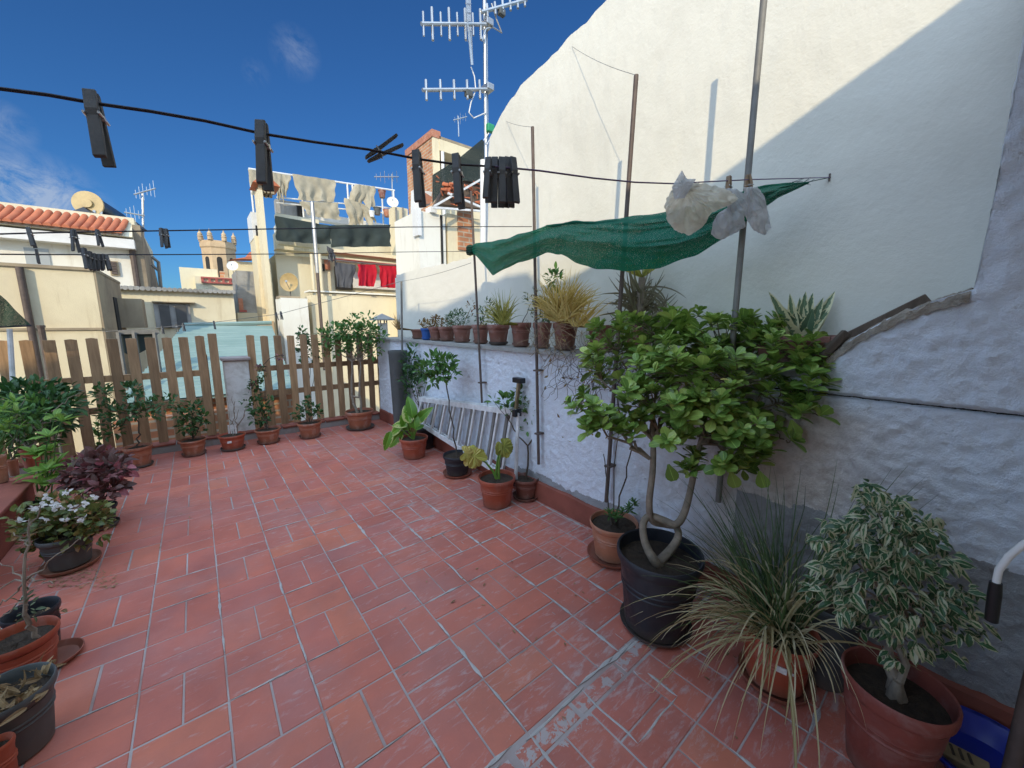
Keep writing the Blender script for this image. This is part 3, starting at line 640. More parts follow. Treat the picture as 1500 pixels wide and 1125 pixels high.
# ---------------------------------------------------------------- green shade net
topc = [(688, 362), (697, 356), (720, 354), (742, 349), (765, 342), (800, 331), (828, 325), (860, 325), (905, 320), (950, 314), (1000, 306), (1050, 293), (1090, 279), (1120, 271), (1150, 268), (1184, 266)]
botc = [(689, 368), (699, 376), (722, 404), (742, 392), (765, 384), (800, 371), (822, 372), (842, 384), (872, 394), (915, 397), (965, 393), (1020, 374), (1068, 344), (1105, 315), (1140, 290), (1186, 268)]
A = P(690, 365, 'x', 2.07); B = hook
def interp(L_, t):
    k = t*(len(L_)-1); i = min(int(k), len(L_)-2); f = k-i; return L_[i][0]*(1-f)+L_[i+1][0]*f, L_[i][1]*(1-f)+L_[i+1][1]*f
iA = 1/FW(A); iB = 1/FW(B); mb = MB(); NU, NW = 160, 30; vs = []
for i in range(NU+1):
    t = i/NU; tx, ty = interp(topc, t); bx, by = interp(botc, t)
    for j in range(NW+1):
        s = j/NW; x = tx*(1-s)+bx*s; y = ty*(1-s)+by*s; u = min(1, max(0, (x-690)/(1215-690)))
        xx = 2.06-.10*math.sin(math.pi*min(1, u/.8)) if u < .8 else 2.06+.44*((u-.8)/.2)**1.3
        dep = FW(P(x, y, 'x', min(2.5, xx)))
        dep += -.14*math.sin(math.pi*s)*max(0, math.sin(math.pi*t))**.6 + .05*math.sin(s*15+3*math.sin(t*5)+t*4)*math.sin(math.pi*min(1, t*1.05+.03))*(.6+.4*math.sin(t*9)) + .03*noise.noise(V((t*16, s*5, 0))) + .022*(1-2*abs(noise.noise(V((t*7+s*2, s*9-t*6, 4)))))*math.sin(math.pi*s)**.3
        yj = y+(2.0*noise.noise(V((t*22, 7, 0))) if j in (0, NW) else 0)
        vs.append(PF(x, yj, dep))
mb.add(vs, [(i*(NW+1)+j, (i+1)*(NW+1)+j, (i+1)*(NW+1)+j+1, i*(NW+1)+j+1) for i in range(NU) for j in range(NW)])
t = thing('shade_net', A, 'green shade net slung like a hammock between pole and wall hook', 'shade net')
mb.build('netting', 'green_net', t, True)
mb = MB()
for k in range(3): mb.lathe(A+V((-.01, 0, -.01+.02*k-.02)), [(.001, -.03), (.03, -.02), (.038, 0), (.028, .02), (.001, .03)], 14, 1, 1.2)
mb.build('knot', 'dark_green_net', t, True)
mb = MB()
for k in range(14):
    a = PF(1150+R(0, 34), 267+R(-1, 2), FW(B)*.99); mb.tube([a, a+V((0, -R(.01, .05), R(-.02, .02)))], .0012, 4)
mb.tube([PF(1182, 267, FW(B)*.99), hook], .002, 5); mb.build('frayed_cord', 'dark_green_net', t)
# second layer gathered roll (upper edge)
mb = MB(); vs = []
for i in range(81):
    t_ = i/80; px = 800+(1075-800)*t_; py = interp(topc, .345+t_*.36)[1]+1; dep = FW(P(px, py, 'x', 2.06-.10*math.sin(math.pi*(px-690)/525/.8)))-.02; vs.append(PF(px, py+2*math.sin(t_*30)*.4, dep))
mb.tube(vs, [.006+.004*abs(math.sin(i*.4)) for i in range(81)], 8); mb.build('hem', 'green_net', t, True)
# plastic bags
def bag(outline, pin, dep, mat, label, amp, bulge, name='plastic_bag'):
    cx = sum(p[0] for p in outline)/len(outline); cy = sum(p[1] for p in outline)/len(outline); mb = MB(); n = 140; rings = 34; sd = dep*7
    def op(a):
        k = a/(2*math.pi)*len(outline); i = int(k) % len(outline); f = k-int(k); p = outline[i]; q = outline[(i+1) % len(outline)]; return p[0]*(1-f)+q[0]*f, p[1]*(1-f)+q[1]*f
    for side in (-1, 1):
        vs = []
        for r in range(rings+1):
            s = r/rings
            for j in range(n):
                x, y = op(2*math.pi*j/n); jg = 1+.05*noise.noise(V((j*.35, sd, 0)))+.03*noise.noise(V((j*.9, sd, 4))); px = cx+(x-cx)*s*jg; py = cy+(y-cy)*s*jg
                dx = px-pin[0]; dy = py-pin[1]; di = math.hypot(dx, dy); an = math.atan2(dy, dx)
                fold = (1-2*abs(noise.noise(V((math.cos(an)*1.9, math.sin(an)*1.9, sd+side*2+di*.03)))))*min(1, di/25)+.55*(1-2*abs(noise.noise(V((math.cos(an)*4.5, math.sin(an)*4.5, sd+side+di*.05)))))*min(1, di/35)+.45*noise.noise(V((px*.05, py*.03, side*2+sd)))+.12*noise.noise(V((px*.2, py*.16, side+sd)))
                d = dep+side*bulge*math.sqrt(max(0, 1-s*s))+amp*fold*(1-s**4*.3); vs.append(PF(px, py, d))
        mb.add(vs, [(r*n+j, r*n+(j+1) % n, (r+1)*n+(j+1) % n, (r+1)*n+j) for r in range(rings) for j in range(n)])
    o = mb.build(name, mat, None, True, loc=PF(cx, cy, dep)); return tag(o, label, 'plastic bag', 'bags pegged on the purple line')
bag([(1002, 258), (1014, 268), (1030, 268), (1052, 273), (1072, 281), (1082, 292), (1066, 302), (1050, 308), (1040, 314), (1032, 330), (1010, 345), (988, 338), (977, 322), (973, 300), (980, 284), (992, 270)], (1004, 278), 1.02, 'plastic_bag', 'cream translucent bag, largest and leftmost of the hanging bags', .020, .020)
bag([(999, 249), (1006, 262), (1020, 262), (1012, 274), (1003, 290), (988, 292), (984, 274), (990, 264)], (1002, 270), .985, 'plastic_grey', 'grey knotted bag top sticking up above the big cream bag', .014, .012)
bag([(1052, 276), (1076, 276), (1092, 284), (1096, 300), (1090, 318), (1092, 332), (1076, 342), (1056, 352), (1042, 344), (1044, 326), (1052, 312), (1066, 304), (1072, 292)], (1072, 278), 1.12, 'plastic_grey', 'bluish grey crumpled bag hanging in the middle', .024, .018)
bag([(1090, 274), (1110, 274), (1120, 288), (1126, 312), (1130, 334), (1120, 345), (1104, 338), (1094, 322), (1088, 306), (1090, 290)], (1099, 272), 1.18, 'plastic_grey', 'narrow pale grey bag, rightmost of the hanging bags', .024, .015)
# ================================================================ BACKDROP
def rect(pa, pb, D):       # x-range / z-range from two opposite px corners on plane y = D
    a = P(*pa, 'y', D); b_ = P(*pb, 'y', D); return min(a.x, b_.x), max(a.x, b_.x), min(a.z, b_.z), max(a.z, b_.z)
def blk(pa, pb, D, th, name, mat, parent, z0=None, bevel=0, dz=0):
    x0, x1, zz0, z1 = rect(pa, pb, D+dz)
    if z0 is not None: zz0 = z0
    return MB().box((x0, D+dz, zz0), (x1, D+dz+th, z1)).build(name, mat, parent, bevel=bevel)
# --- A: cream annex at left with brown shaded side
A_ = thing('cream_annex', (-4, 11, -6), 'cream rendered block with black stains behind the left fence, brown shaded side', 'building')
c = P(136, 397, 'y', 10); zt = c.z; zl = P(10, 391, 'y', 10).z
mb = MB(); mb.box((c.x-4.5, 10, -6), (c.x, 12.9, zt)); mb.build('main_wall', 'cream_plaster', A_)
p0 = P(30, 395, 'y', 10); MB().box((c.x-9, 10.12, -6), (c.x-4.501, 12.9, zl)).build('lower_wall', 'cream_plaster', A_)
MB().box((c.x-4.55, 9.96, zt), (c.x+.04, 12.95, zt+.05)).build('coping', 'cement', A_)
MB().box((c.x+.002, 10.003, -6), (c.x+.03, 12.9, zt-.002)).build('side_wall', 'cement', A_)
a = P(28, 391, 'y', 9.93); b_ = P(58, 500, 'y', 9.93); MB().tube([a, (a.x, a.y, b_.z-3)], .045, 10).build('drainpipe', 'pole_rust', A_, True)
MB().box((c.x-4.5, 9.97, P(100, 482, 'y', 10).z-.02), (c.x, 9.998, P(100, 482, 'y', 10).z+.02)).build('string_course', 'cement', A_)
y0 = 11.0; zc = P(190, 440, 'x', c.x+.03); q0 = P(171, 437, 'x', c.x+.03); q1 = P(212, 478, 'x', c.x+.03)
MB().box((c.x+.03, min(q0.y, 12.0), q1.z), (c.x+.42, 12.7, q0.z)).build('side_box', 'cement', A_)
MB().box((c.x+.031, min(q0.y, 12.0)-.5, q1.z-.2), (c.x+.05, min(q0.y, 12.0)-.1, q0.z)).build('side_opening', 'dark_hole', A_)
# --- B: house with clay tile edge
B_ = thing('tiled_house', (-9, 15, -6), 'white house with a red clay tile eave and dark side gable', 'building')
D = 14.; e = P(196, 350, 'y', D); xr = e.x; wt = P(190, 362, 'y', D).z
MB().box((xr-14, D, -6), (xr-.02, D+6, wt)).build('front_wall', 'white_plaster', B_)
ez = P(190, 350, 'y', D-.4).z
MB().box((xr-14, D-.35, ez-.22), (xr+.02, D-.001, ez)).build('eave_band', 'white_paint', B_)
MB().box((xr-14, D-.002, wt-.35), (xr-.021, D-.0015, wt)).build('upper_band', 'white_plaster', B_)
MB().prism([(xr-.0, D-.05, -6), (xr, D-.05, wt+.55), (xr, D+3.0, wt+.10), (xr, D+4.5, wt-.6), (xr, D+5.0, -6)], (.15, 0, 0)).build('gable_wall', 'dark_gable', B_)
zr = P(190, 345, 'y', D-.3).z; zt2 = P(190, 326, 'y', D+.5).z; mb = MB(); n = 100; pit = 14./n
for i in range(n):
    x = xr-.12-i*pit
    pr = []
    for (yy_, z_, r_) in ((D-.45, zr+.01, .066), (D-.2, zr+(zt2-zr)*.40, .064), (D+.05, zt2-.06, .058)):
        for j in range(8):
            t = math.pi*j/7; pr.append((x+math.cos(t)*r_+(yy_-D)*.25, yy_, z_+math.sin(t)*r_))
    mb.add(pr, [(q*8+j, q*8+j+1, q*8+8+j+1, q*8+8+j) for j in range(7) for q in (0, 1)]+[tuple(range(8))])
mb.build('roof_tiles', 'tile_roof', B_, True)
mb = MB(); mb.prism([(xr-14, D-.35, zr-.04), (xr-14, D+.05, zt2-.12), (xr-14, D+.05, zr-.04)], (14, 0, 0)); mb.box((xr-14, D+.051, zr-.03), (xr+.05, D+6, zt2+.04)); mb.build('roof_deck', 'pale_plaster', B_)
blk((34, 362), (76, 395), D, .02, 'grey_patch', 'blue_grey_patch', B_, dz=-.025)
v = blk((159, 382), (176, 404), D, .04, 'vent', 'cement', B_, dz=-.045)
x0, x1, z0, z1 = rect((159, 382), (176, 404), D); mb = MB()
for k in range(5): mb.box((x0+.03, D-.075, z0+.03+k*(z1-z0-.04)/5), (x1-.03, D-.046, z0+.03+k*(z1-z0-.04)/5+.05))
mb.build('vent_louvre', 'pole_rust', v)
a = P(193, 362, 'y', D-.08); MB().tube([(a.x, D-.09, a.z), (a.x, D-.09, a.z-4)], .06, 8).build('drainpipe', 'pole_rust', B_, True)
# solar water heater
sw = thing('solar_water_heater', P(140, 318, 'y', 15), 'solar water heater with round tan tank end and dark sloping panel on the tiled house', 'water heater')
a = P(130, 299, 'y', 15.2); r_ = .30; ax = V((.75, .25, .0)); MB().tube([a, a+V((.35, 1.3, -.10))], r_*.9, 28).build('tank', 'dark_panel', sw, True)
mb = MB(); mb.tube([a+V((-.015, -.055, .004)), a], r_*1.03, 28); mb.tube([a+V((-.03, -.10, .006)), a+V((-.015, -.055, .004))], .11, 16); mb.build('tank_end', 'tank_ochre', sw, True)
p1 = P(72, 322, 'y', 14.9); p2 = P(126, 303, 'y', 15.0); p3 = P(137, 318, 'y', 15.0)
mb = MB(); mb.prism([P(72, 321, 'y', 14.9), P(100, 322, 'y', 14.6), P(140, 317, 'y', 14.8), P(122, 303, 'y', 15.1)], (.9, .9, -.05)); mb.build('collector_panel', 'dark_panel', sw)
for px in (138, 148): a2 = P(px, 324, 'y', 15.1); MB().beam(a2-V((0, 0, .1)), P(px, 308, 'y', 15.1), .05, .05).build('leg', 'aluminium', sw)
# roof antennas
def roof_antenna(px, base, topy, D, label, arms, nm='roof_antenna'):
    b0 = P(px, base, 'y', D); t0 = P(px-1, topy, 'y', D); t = thing('roof_antenna', b0, label, 'antenna', 'rooftop antennas')
    s = D/563.
    MB().tube([b0, t0], s*1.0, 6).build('mast', 'aluminium', t, True)
    for (x0, y0, x1, y1, n) in arms:
        a = P(x0, y0, 'y', D-.1); b2 = P(x1, y1, 'y', D-.1); mb = MB(); mb.tube([a, b2], s*.7, 6)
        for k in range(n):
            q = a.lerp(b2, (k+.5)/n); l = s*(4+2*(k % 3)); mb.tube([q+V((0, 0, -l)), q+V((.1*s, 0, l))], s*.3, 4)
        mb.build('boom', 'aluminium', t, True)
    return t
roof_antenna(210, 372, 284, 16, 'thin roof antenna with two arms beside the tiled house', [(196, 285, 228, 276, 6), (182, 311, 212, 316, 5)])
roof_antenna(672, 200, 170, 17.5, 'small antenna on top of the brick tower', [(664, 176, 684, 171, 5)])
roof_antenna(575, 300, 255, 19, 'slender antenna above the cluttered terrace right of the beige sheets', [(548, 259, 584, 259, 6)])
# ladder rail frame right of the gable
mb = MB(); a = P(222, 376, 'y', 15.5); b2 = P(232, 384, 'y', 15.5); c2 = P(236, 425, 'y', 15.5)
t = thing('roof_handrail', c2, 'bent dark metal handrail behind the tiled house gable', 'handrail')
MB().tube([a, b2, c2], .045, 6).tube([P(222, 388, 'y', 15.5), P(233, 397, 'y', 15.5)], .04, 6).build('rail', 'pole_grey', t, True)
# --- C: pale wall with window and corrugated eave
C_ = thing('pale_house', (-3, 14, -6), 'low pale house with a wide grey window and wavy roof edge', 'building')
D = 13.6; x0, x1, z0, z1 = rect((200, 424), (347, 478), D)
MB().box((x0-1.5, D, -6), (x1, D+5, z1)).build('front_wall', 'pale_plaster', C_)
mb = MB(); n = 26
for i in range(n):
    x = x0-.6+(x1-x0+.7)*i/n; mb.tube([(x, D-.18, z1+.02), (x, D+4, z1+.25)], .055, 8)
mb.build('roof_sheet', 'grey_cement', C_, True)
f = blk((224, 444), (282, 480), D, .05, 'window', 'grey_cement', C_, dz=-.06)
for (a_, b_) in (((232, 447), (252, 480)), ((256, 447), (276, 480))): blk(a_, b_, D, .03, 'pane', 'dark_glass', f, dz=-.10)
blk((222, 441), (286, 444), D, .22, 'window_lintel', 'cement', C_, dz=-.2)
# neighbour cubes behind C
D1 = thing('cream_block', (0, 22, -6), 'cream block with pink balustrade terrace below the church tower', 'building')
D = 22; blk((262, 391), (322, 430), D, 4, 'wall', 'pale_plaster', D1, z0=-6)
blk((285, 404), (357, 430), D, 2, 'terrace_wall', 'pale_plaster', D1, z0=-6, dz=-.5)
x0, x1, z0, z1 = rect((294, 405), (352, 415), D-.6); mb = MB(); mb.box((x0, D-.62, z1-.06), (x1, D-.52, z1))
k = x0
while k < x1: mb.box((k, D-.6, z0), (k+.09, D-.54, z1-.06)); k += .24
mb.box((x0, D-.62, z0-.06), (x1, D-.52, z0)); mb.build('balustrade', 'red_paint', D1)
blk((322, 397), (330, 408), D, .3, 'chimney', 'brick', D1, dz=-.2)
D2 = thing('ochre_block', (3, 24, -6), 'small ochre building with tiled roof just left of the tall chimney', 'building')
D = 24; blk((343, 382), (378, 430), D, 4, 'wall', 'yellow_plaster', D2, z0=-6)
x0, x1, z0, z1 = rect((340, 378), (380, 384), D); MB().prism([(x0, D-.3, z0), (x1, D-.3, z0+.1), (x1, D-.3, z1+.5), ((x0+x1)/2+.3, D-.3, z1+.15)], (0, 4, .4)).build('roof', 'tile_roof', D2)
D3 = thing('grey_block', (2, 17, -6), 'grey and cream blocks under the ochre building with a red sill', 'building')
D = 17; blk((345, 396), (378, 430), D, 2, 'upper_wall', 'grey_cement', D3, z0=-6, dz=1.5); blk((347, 425), (378, 457), D, 2, 'mid_wall', 'grey_cement', D3, z0=-6)
blk((348, 458), (380, 480), D, 1, 'lower_wall', 'pale_plaster', D3, z0=-6, dz=-.3); blk((351, 454), (362, 457), D, .2, 'sill', 'red_paint', D3, dz=-.25); blk((349, 437), (357, 454), D, .1, 'shutter', 'orange_clay', D3, dz=-.12)
# pots on far roofs, small dish
def dish(px, py, rpx, D, mat, label, aim=(-.3, -1, .35)):
    c = P(px, py, 'y', D); r_ = rpx*FW(c)/563; t = thing('satellite_dish', c-V((0, 0, r_)), label, 'satellite dish', 'satellite dishes'); q = V(aim).normalized().to_track_quat('Z', 'Y')
    mb = MB(); mb.lathe((0, 0, 0), [(.001, 0), (r_*.5, r_*.06), (r_*.8, r_*.16), (r_, r_*.27), (r_*1.02, r_*.26), (r_*.8, r_*.13), (.001, -r_*.03)], 24)
    for i in range(len(mb.v)): p = mb.v[i].copy(); p.rotate(q); mb.v[i] = p+c
    mb.build('reflector', mat, t, True); n = V(aim).normalized()
    MB().tube([c+V((0, 0, -r_)), c+n*r_*.9], r_*.04, 6).box(c+n*r_*.85-V((r_*.1,)*3), c+n*r_*.85+V((r_*.1,)*3)).build('feed_arm', 'aluminium', t); MB().tube([c+V((0, .1, -r_*1.6)), c+V((0, .1, 0))], r_*.06, 6).build('mount', 'pole_grey', t)
dish(341, 390, 7, 21, 'white_paint', 'white satellite dish at the foot of the church tower')
dish(425, 414, 13, 13.5, 'tank_ochre', 'rusty orange satellite dish on the cream wall right of the chimney', (-.75, -1, .1))
dish(575, 297, 8, 15, 'white_paint', 'small white dish beside the brick tower terrace')
# --- church tower
CT = thing('church_tower', (8, 62, -6), 'distant octagonal stone church tower with arched bell openings and pinnacles', 'church tower')
D = 60.; c = P(324, 380, 'y', D); rr = (P(352, 380, 'y', D).x-P(296, 380, 'y', D).x)/2*.98; zt = P(324, 351, 'y', D).z; zb = -6
def octp(r_, z, off=.32): return [V((c.x+math.cos(off+k*math.pi/4)*r_, D+2.5+math.sin(off+k*math.pi/4)*r_, z)) for k in range(8)]
mb = MB(); rings = [(rr, zb), (rr, zt-5.0), (rr*1.04, zt-4.9), (rr, zt-4.7), (rr, zt-.9), (rr*1.07, zt-.75), (rr*1.07, zt-.3), (rr*1.01, zt-.28), (rr*1.01, zt), (.1, zt)]
vs = []; 
for r_, z in rings: vs += octp(r_, z)
mb.add(vs, [(i*8+k, i*8+(k+1) % 8, (i+1)*8+(k+1) % 8, (i+1)*8+k) for i in range(len(rings)-1) for k in range(8)]); mb.build('shaft', 'ochre_stone', CT)
for k in range(8):
    o8 = octp(rr, 0); m_ = (o8[k]+o8[(k+1) % 8])/2; n = (m_-V((c.x, D+2.5, 0))); n.z = 0; n.normalize(); s = n.cross(V((0, 0, 1)))
    if n.y > .3: continue
    m_ = m_+n*.02; w_ = rr*.15; z0 = zt-4.4; z1 = zt-2.2; pts = [m_-s*w_+V((0, 0, z0)), m_+s*w_+V((0, 0, z0)), m_+s*w_+V((0, 0, z1))]+[m_+s*w_*math.cos(a)+V((0, 0, z1+w_*math.sin(a))) for a in (.6, 1.2, 1.9, 2.5)]+[m_-s*w_+V((0, 0, z1))]
    mb = MB(); mb.prism(pts, -n*.06); mb.build('bell_opening', 'dark_hole', CT)
for k, q in enumerate(octp(rr*.98, zt)):
    mb = MB(); mb.lathe(q, [(.26, 0), (.26, .4), (.34, .45), (.22, .55), (.26, .75), (.1, 1.0), (.01, 1.3)], 10); mb.build('pinnacle', 'ochre_stone', CT)
# --- G: green roofing sheet
D = 11.5; gl = P(268, 478, 'y', D); gr = P(398, 474.5, 'y', D); zr = gl.z; yn = 7.8; a = P(170, 592, 'y', yn); b_ = P(432, 592, 'y', yn)
g_ = thing('green_roof', ((gl.x+gr.x)/2, 10, -1), 'pale green ribbed metal roof sloping down behind the fence', 'roof')
mb = MB(); vs = []; n = 26; K = n*4
for i in range(K+1):
    t = i/K; y = D+(yn-D)*t; z = zr+(a.z-zr)*t+.022*(1 if (i % 4) in (1, 2) else 0); xl = gl.x+(a.x-gl.x)*t; xr2 = gr.x+(b_.x-gr.x)*t
    vs += [(xl, y, z), (xr2, y, z), (xl, y, z-.05), (xr2, y, z-.05)]
mb.add(vs, [(i*4, (i+1)*4, (i+1)*4+1, i*4+1) for i in range(K)]+[(i*4+2, i*4+3, (i+1)*4+3, (i+1)*4+2) for i in range(K)]); mb.build('ribbed_sheet', 'green_sheet', g_)
MB().tube([gl+V((0, 0, .03)), gr+V((0, 0, .03))], .05, 6).build('ridge_trim', 'green_sheet', g_)
mb = MB(); mb.box((a.x+.3, yn+.3, -6), (b_.x-.1, yn+.5, a.z-.08)); mb.box((gr.x-.3, yn+.51, -6), (gr.x-.1, D-.3, a.z-.1)); mb.build('support_wall', 'brick', g_)
# low brick parapet seen between pickets, and bright alley wall
t = thing('brick_parapet', (-.1, 7.5, -6), 'low sunlit orange brick parapet glimpsed between the pickets', 'wall')
pz = P(230, 612, 'y', 7.4); MB().box((P(163, 612, 'y', 7.4).x, 7.4, -6), (P(385, 612, 'y', 7.4).x, 7.6, pz.z)).build('wall', 'brick', t)
# dark tarpaulin frame between A and green roof
t = thing('tarpaulin', P(205, 500, 'y', 8.6), 'dark tarpaulin slung on a bar left of the green roof', 'tarpaulin')
o = blk((172, 484), (233, 489), 8.6, .05, 'bar', 'pole_grey', t)
mb = MB(); q = [P(174, 488, 'y', 8.65), P(232, 487, 'y', 8.65), P(222, 508, 'y', 8.65), P(196, 522, 'y', 8.65), P(174, 514, 'y', 8.65)]; mb.prism(q, (0, .02, 0)); mb.build('sheet', 'sheet_dark', t)
for px in (173, 196, 226): a = P(px, 487, 'y', 8.58); MB().tube([a, a-V((0, 0, 3))], .03, 6).build('post', 'pole_grey', t)
t = thing('roof_pole', P(64, 500, 'y', 7.5), 'short brown post rising behind the left fence', 'post'); a = P(60, 480, 'y', 7.5)
MB().tube([a, a-V((0, 0, 4))], .03, 8).build('shaft', 'pole_rust', t, True); MB().tube([a, a+V((0, 0, .03))], .04, 8).build('top_cap', 'pole_rust', t, True)
# green net corner at far left
mb = MB(); vs = []; q0 = P(-60, 372, 'y', 5.6); q1 = P(46, 477, 'y', 5.6); q2 = P(-60, 482, 'y', 5.6)
for i in range(25):
    for j in range(13):
        s = i/24; t_ = j/12; top_ = q0.lerp(q1, s); bot = q2.lerp(q1, s); p = top_.lerp(bot, t_); vs.append(p+V((0, .05*math.sin(s*22+t_*2)*(1-s), 0)))
mb.add(vs, [(i*13+j, (i+1)*13+j, (i+1)*13+j+1, i*13+j+1) for i in range(24) for j in range(12)]); t = thing('hanging_net', q1, 'dark green shade net corner hanging at the left edge', 'shade net')
mb.build('netting', 'dark_green_net', t, True); MB().tube([P(14, 482, 'y', 5.62), P(24, 640, 'y', 5.62)], .018, 8).build('post', 'ladder_white', t, True)
MB().tube([q2, q1], .008, 6).build('rope', 'rope_dark', t)
# --- H: chimney house
H_ = thing('chimney_house', (3, 15, -6), 'tall cream house with a square chimney and laundry roof terrace', 'building')
D = 14.
ch = blk((377, 277), (403, 474), D, .7, 'chimney', 'cream_plaster', H_, dz=-.5)
x0, x1, z0, z1 = rect((377, 270), (403, 277), D-.5); mb = MB()
for k in range(4):
    x = x0+.08+(x1-x0-.16)*k/3; mb.box((x-.06, D-.46, z1-.17), (x+.06, D-.34, z1+.02)); mb.box((x-.06, D-.1, z1-.17), (x+.06, D+.02, z1+.02))
mb.build('chimney_feet', 'cement', ch)
mb = MB(); xm = (x0+x1)/2; mb.prism([(x0-.12, D-.6, z1+.021), (x1+.12, D-.6, z1+.021), (xm, D-.6, z1+.32)], (0, .9, 0)); mb.build('chimney_cap', 'tile_roof', ch)
blk((373, 345), (404, 500), D, 1.2, 'side_pier', 'cream_plaster', H_, z0=-6, dz=.25)
blk((367, 310), (379, 350), D, 1.0, 'white_strip', 'white_paint', H_, dz=.5); blk((374, 330), (379, 355), D, .03, 'slit', 'dark_hole', H_, dz=.46)
blk((380, 470), (402, 480), D, .9, 'chimney_base', 'ochre_stone', H_, z0=-6, dz=-.62)
blk((391, 385), (405, 480), D, .6, 'corner_pilaster', 'yellow_plaster', H_, z0=-6, dz=-.25)
blk((403, 372), (612, 500), D, 5, 'main_wall', 'pale_plaster', H_, z0=-6, dz=.35)
blk((404, 364), (490, 373), D, .5, 'cornice', 'pale_plaster', H_, dz=-.15)
blk((488, 369), (612, 378), D, .9, 'cornice', 'cream_plaster', H_, dz=-.45)
blk((404, 312), (470, 364), D, .3, 'terrace_parapet', 'pale_plaster', H_, dz=.30)
blk((403, 291), (446, 318), D, .3, 'upper_parapet', 'grey_cement', H_, dz=2.2)  # grey of this parapet stands for a patch of shade on it
blk((445, 319), (575, 330), D, .4, 'upper_parapet', 'white_paint', H_, dz=2.2)
blk((435, 300), (446, 318), D, .1, 'doorway', 'dark_hole', H_, dz=2.05)
blk((403, 330), (576, 372), D, .3, 'back_wall', 'white_plaster', H_, dz=1.8)
blk((403, 340), (600, 400), D, .5, 'core_wall', 'pale_plaster', H_, z0=-6, dz=1.25)
blk((492, 378), (612, 391), D, .5, 'awning', 'red_paint', H_, dz=-.55)
blk((516, 398), (580, 425), D, .1, 'white_panel', 'white_paint', H_, dz=.22)
blk((490, 390), (517, 425), D, .08, 'doorway', 'dark_hole', H_, dz=.25)
for px in (456, 468): a = P(px, 372, 'y', D-.1); MB().tube([a, a-V((0, 0, 2.5))], .05, 8).build('drainpipe', 'pale_plaster', H_, True)
blk((468, 386), (476, 397), D, .08, 'meter_box', 'dark_hole', H_, dz=-.0+.24); blk((475, 380), (484, 395), D, .08, 'stain_panel', 'orange_clay', H_, dz=.26)
w1 = thing('cream_wall', (5, 11.5, -6), 'cream wall with pale coping below the red towels', 'wall')
blk((455, 432), (600, 520), 11.3, .5, 'body', 'cream_plaster', w1, z0=-6); blk((453, 427), (600, 432), 11.3, .6, 'coping', 'white_plaster', w1, dz=-.06)
blk((586, 431), (602, 500), 11.2, .3, 'end_face', 'yellow_plaster', w1, z0=-6, dz=-.15)
w2 = thing('rough_white_wall', (2, 11, -6), 'streaky white wall left of the cream wall with stains', 'wall')
blk((411, 436), (457, 520), 11.1, .8, 'body', 'white_plaster', w2, z0=-6); blk((409, 433), (440, 438), 11.1, .5, 'rubble_top', 'cement', w2, dz=.1)
t = thing('terrace_pole', P(474, 470, 'y', 11), 'slender two tone pole standing before the laundry house', 'pole')
a = P(457, 296, 'y', 11); b2 = P(466, 400, 'y', 11); MB().tube([a, (a.x, a.y, b2.z)], .045, 8).build('upper_shaft', 'aluminium', t, True); MB().tube([(a.x, a.y, b2.z), (a.x, a.y, b2.z-2.5)], .04, 8).build('lower_shaft', 'pole_rust', t, True)
# frame posts for the laundry
t = thing('clothes_rack', P(500, 330, 'y', 15.3), 'white metal frame carrying the beige sheets', 'clothes rack')
D = 15.3; a = P(364, 247, 'y', D); b_ = P(578, 279, 'y', D); MB().tube([a, b_], .03, 6).build('top_rail', 'white_paint', t, True)
for px, y1 in ((365, 330), (430, 325), (498, 330), (506, 330), (555, 330), (576, 330)):
    s = (px-364)/(578-364); q = a.lerp(b_, s); zb = P(px, y1, 'y', D).z; MB().tube([q, (q.x, q.y, zb)], .03, 6).build('post', 'white_paint', t, True)
for yy in (289, 297): q = P(405, yy, 'y', D); q2 = P(576, yy+16, 'y', D); MB().tube([q, q2], .022, 6).build('cross_rail', 'white_paint', t, True)
def hung(quad, D, mat, label, cat, group, wav=.05, n=24, m_=14, rag=0, nm='laundry_sheet'):
    a, b_, c, d = [P(*q, 'y', D) for q in quad]; mb = MB(); vs = []; sd = R(0, 9)
    for i in range(n+1):
        for j in range(m_+1):
            s = i/n; t_ = j/m_; p = a.lerp(b_, s).lerp(d.lerp(c, s), t_); f = noise.noise(V((s*6+sd, t_*1.5, sd)))*wav*(.3+t_)+math.sin(s*9+sd+t_*1.6+2*noise.noise(V((s*3, sd, 0))))*wav*.28*(.2+t_)
            vs.append(p+V((noise.noise(V((sd, t_*3, s*2)))*wav*.6, f, rag*noise.noise(V((s*7+sd, 0, 1)))*t_)))
    k = m_+1; mb.add(vs, [(i*k+j, (i+1)*k+j, (i+1)*k+j+1, i*k+j+1) for i in range(n) for j in range(m_)])
    o = mb.build(nm, mat, None, True, loc=a); return tag(o, label, cat, group)
g1_ = 'beige sheets on the roof frame'
hung([(364, 248), (398, 252), (396, 290), (368, 286)], 15.2, 'sheet_beige', 'beige sheet behind the chimney top', 'sheet', g1_, .12)
hung([(397, 252), (425, 257), (421, 290), (406, 291)], 15.15, 'sheet_beige', 'small beige sheet just right of the chimney', 'sheet', g1_, .12, rag=.5)
hung([(430, 255), (490, 264), (490, 296), (437, 294)], 15.2, 'sheet_beige', 'widest beige sheet in the middle of the frame', 'sheet', g1_, .14)
hung([(438, 295), (496, 297), (498, 322), (452, 316)], 15.05, 'sheet_beige', 'beige sheet hanging lowest, below the widest one', 'sheet', g1_, .14)
hung([(521, 270), (549, 273), (548, 306), (508, 292)], 15.2, 'sheet_beige', 'beige sheet at the right end of the frame', 'sheet', g1_, .14, rag=.3)
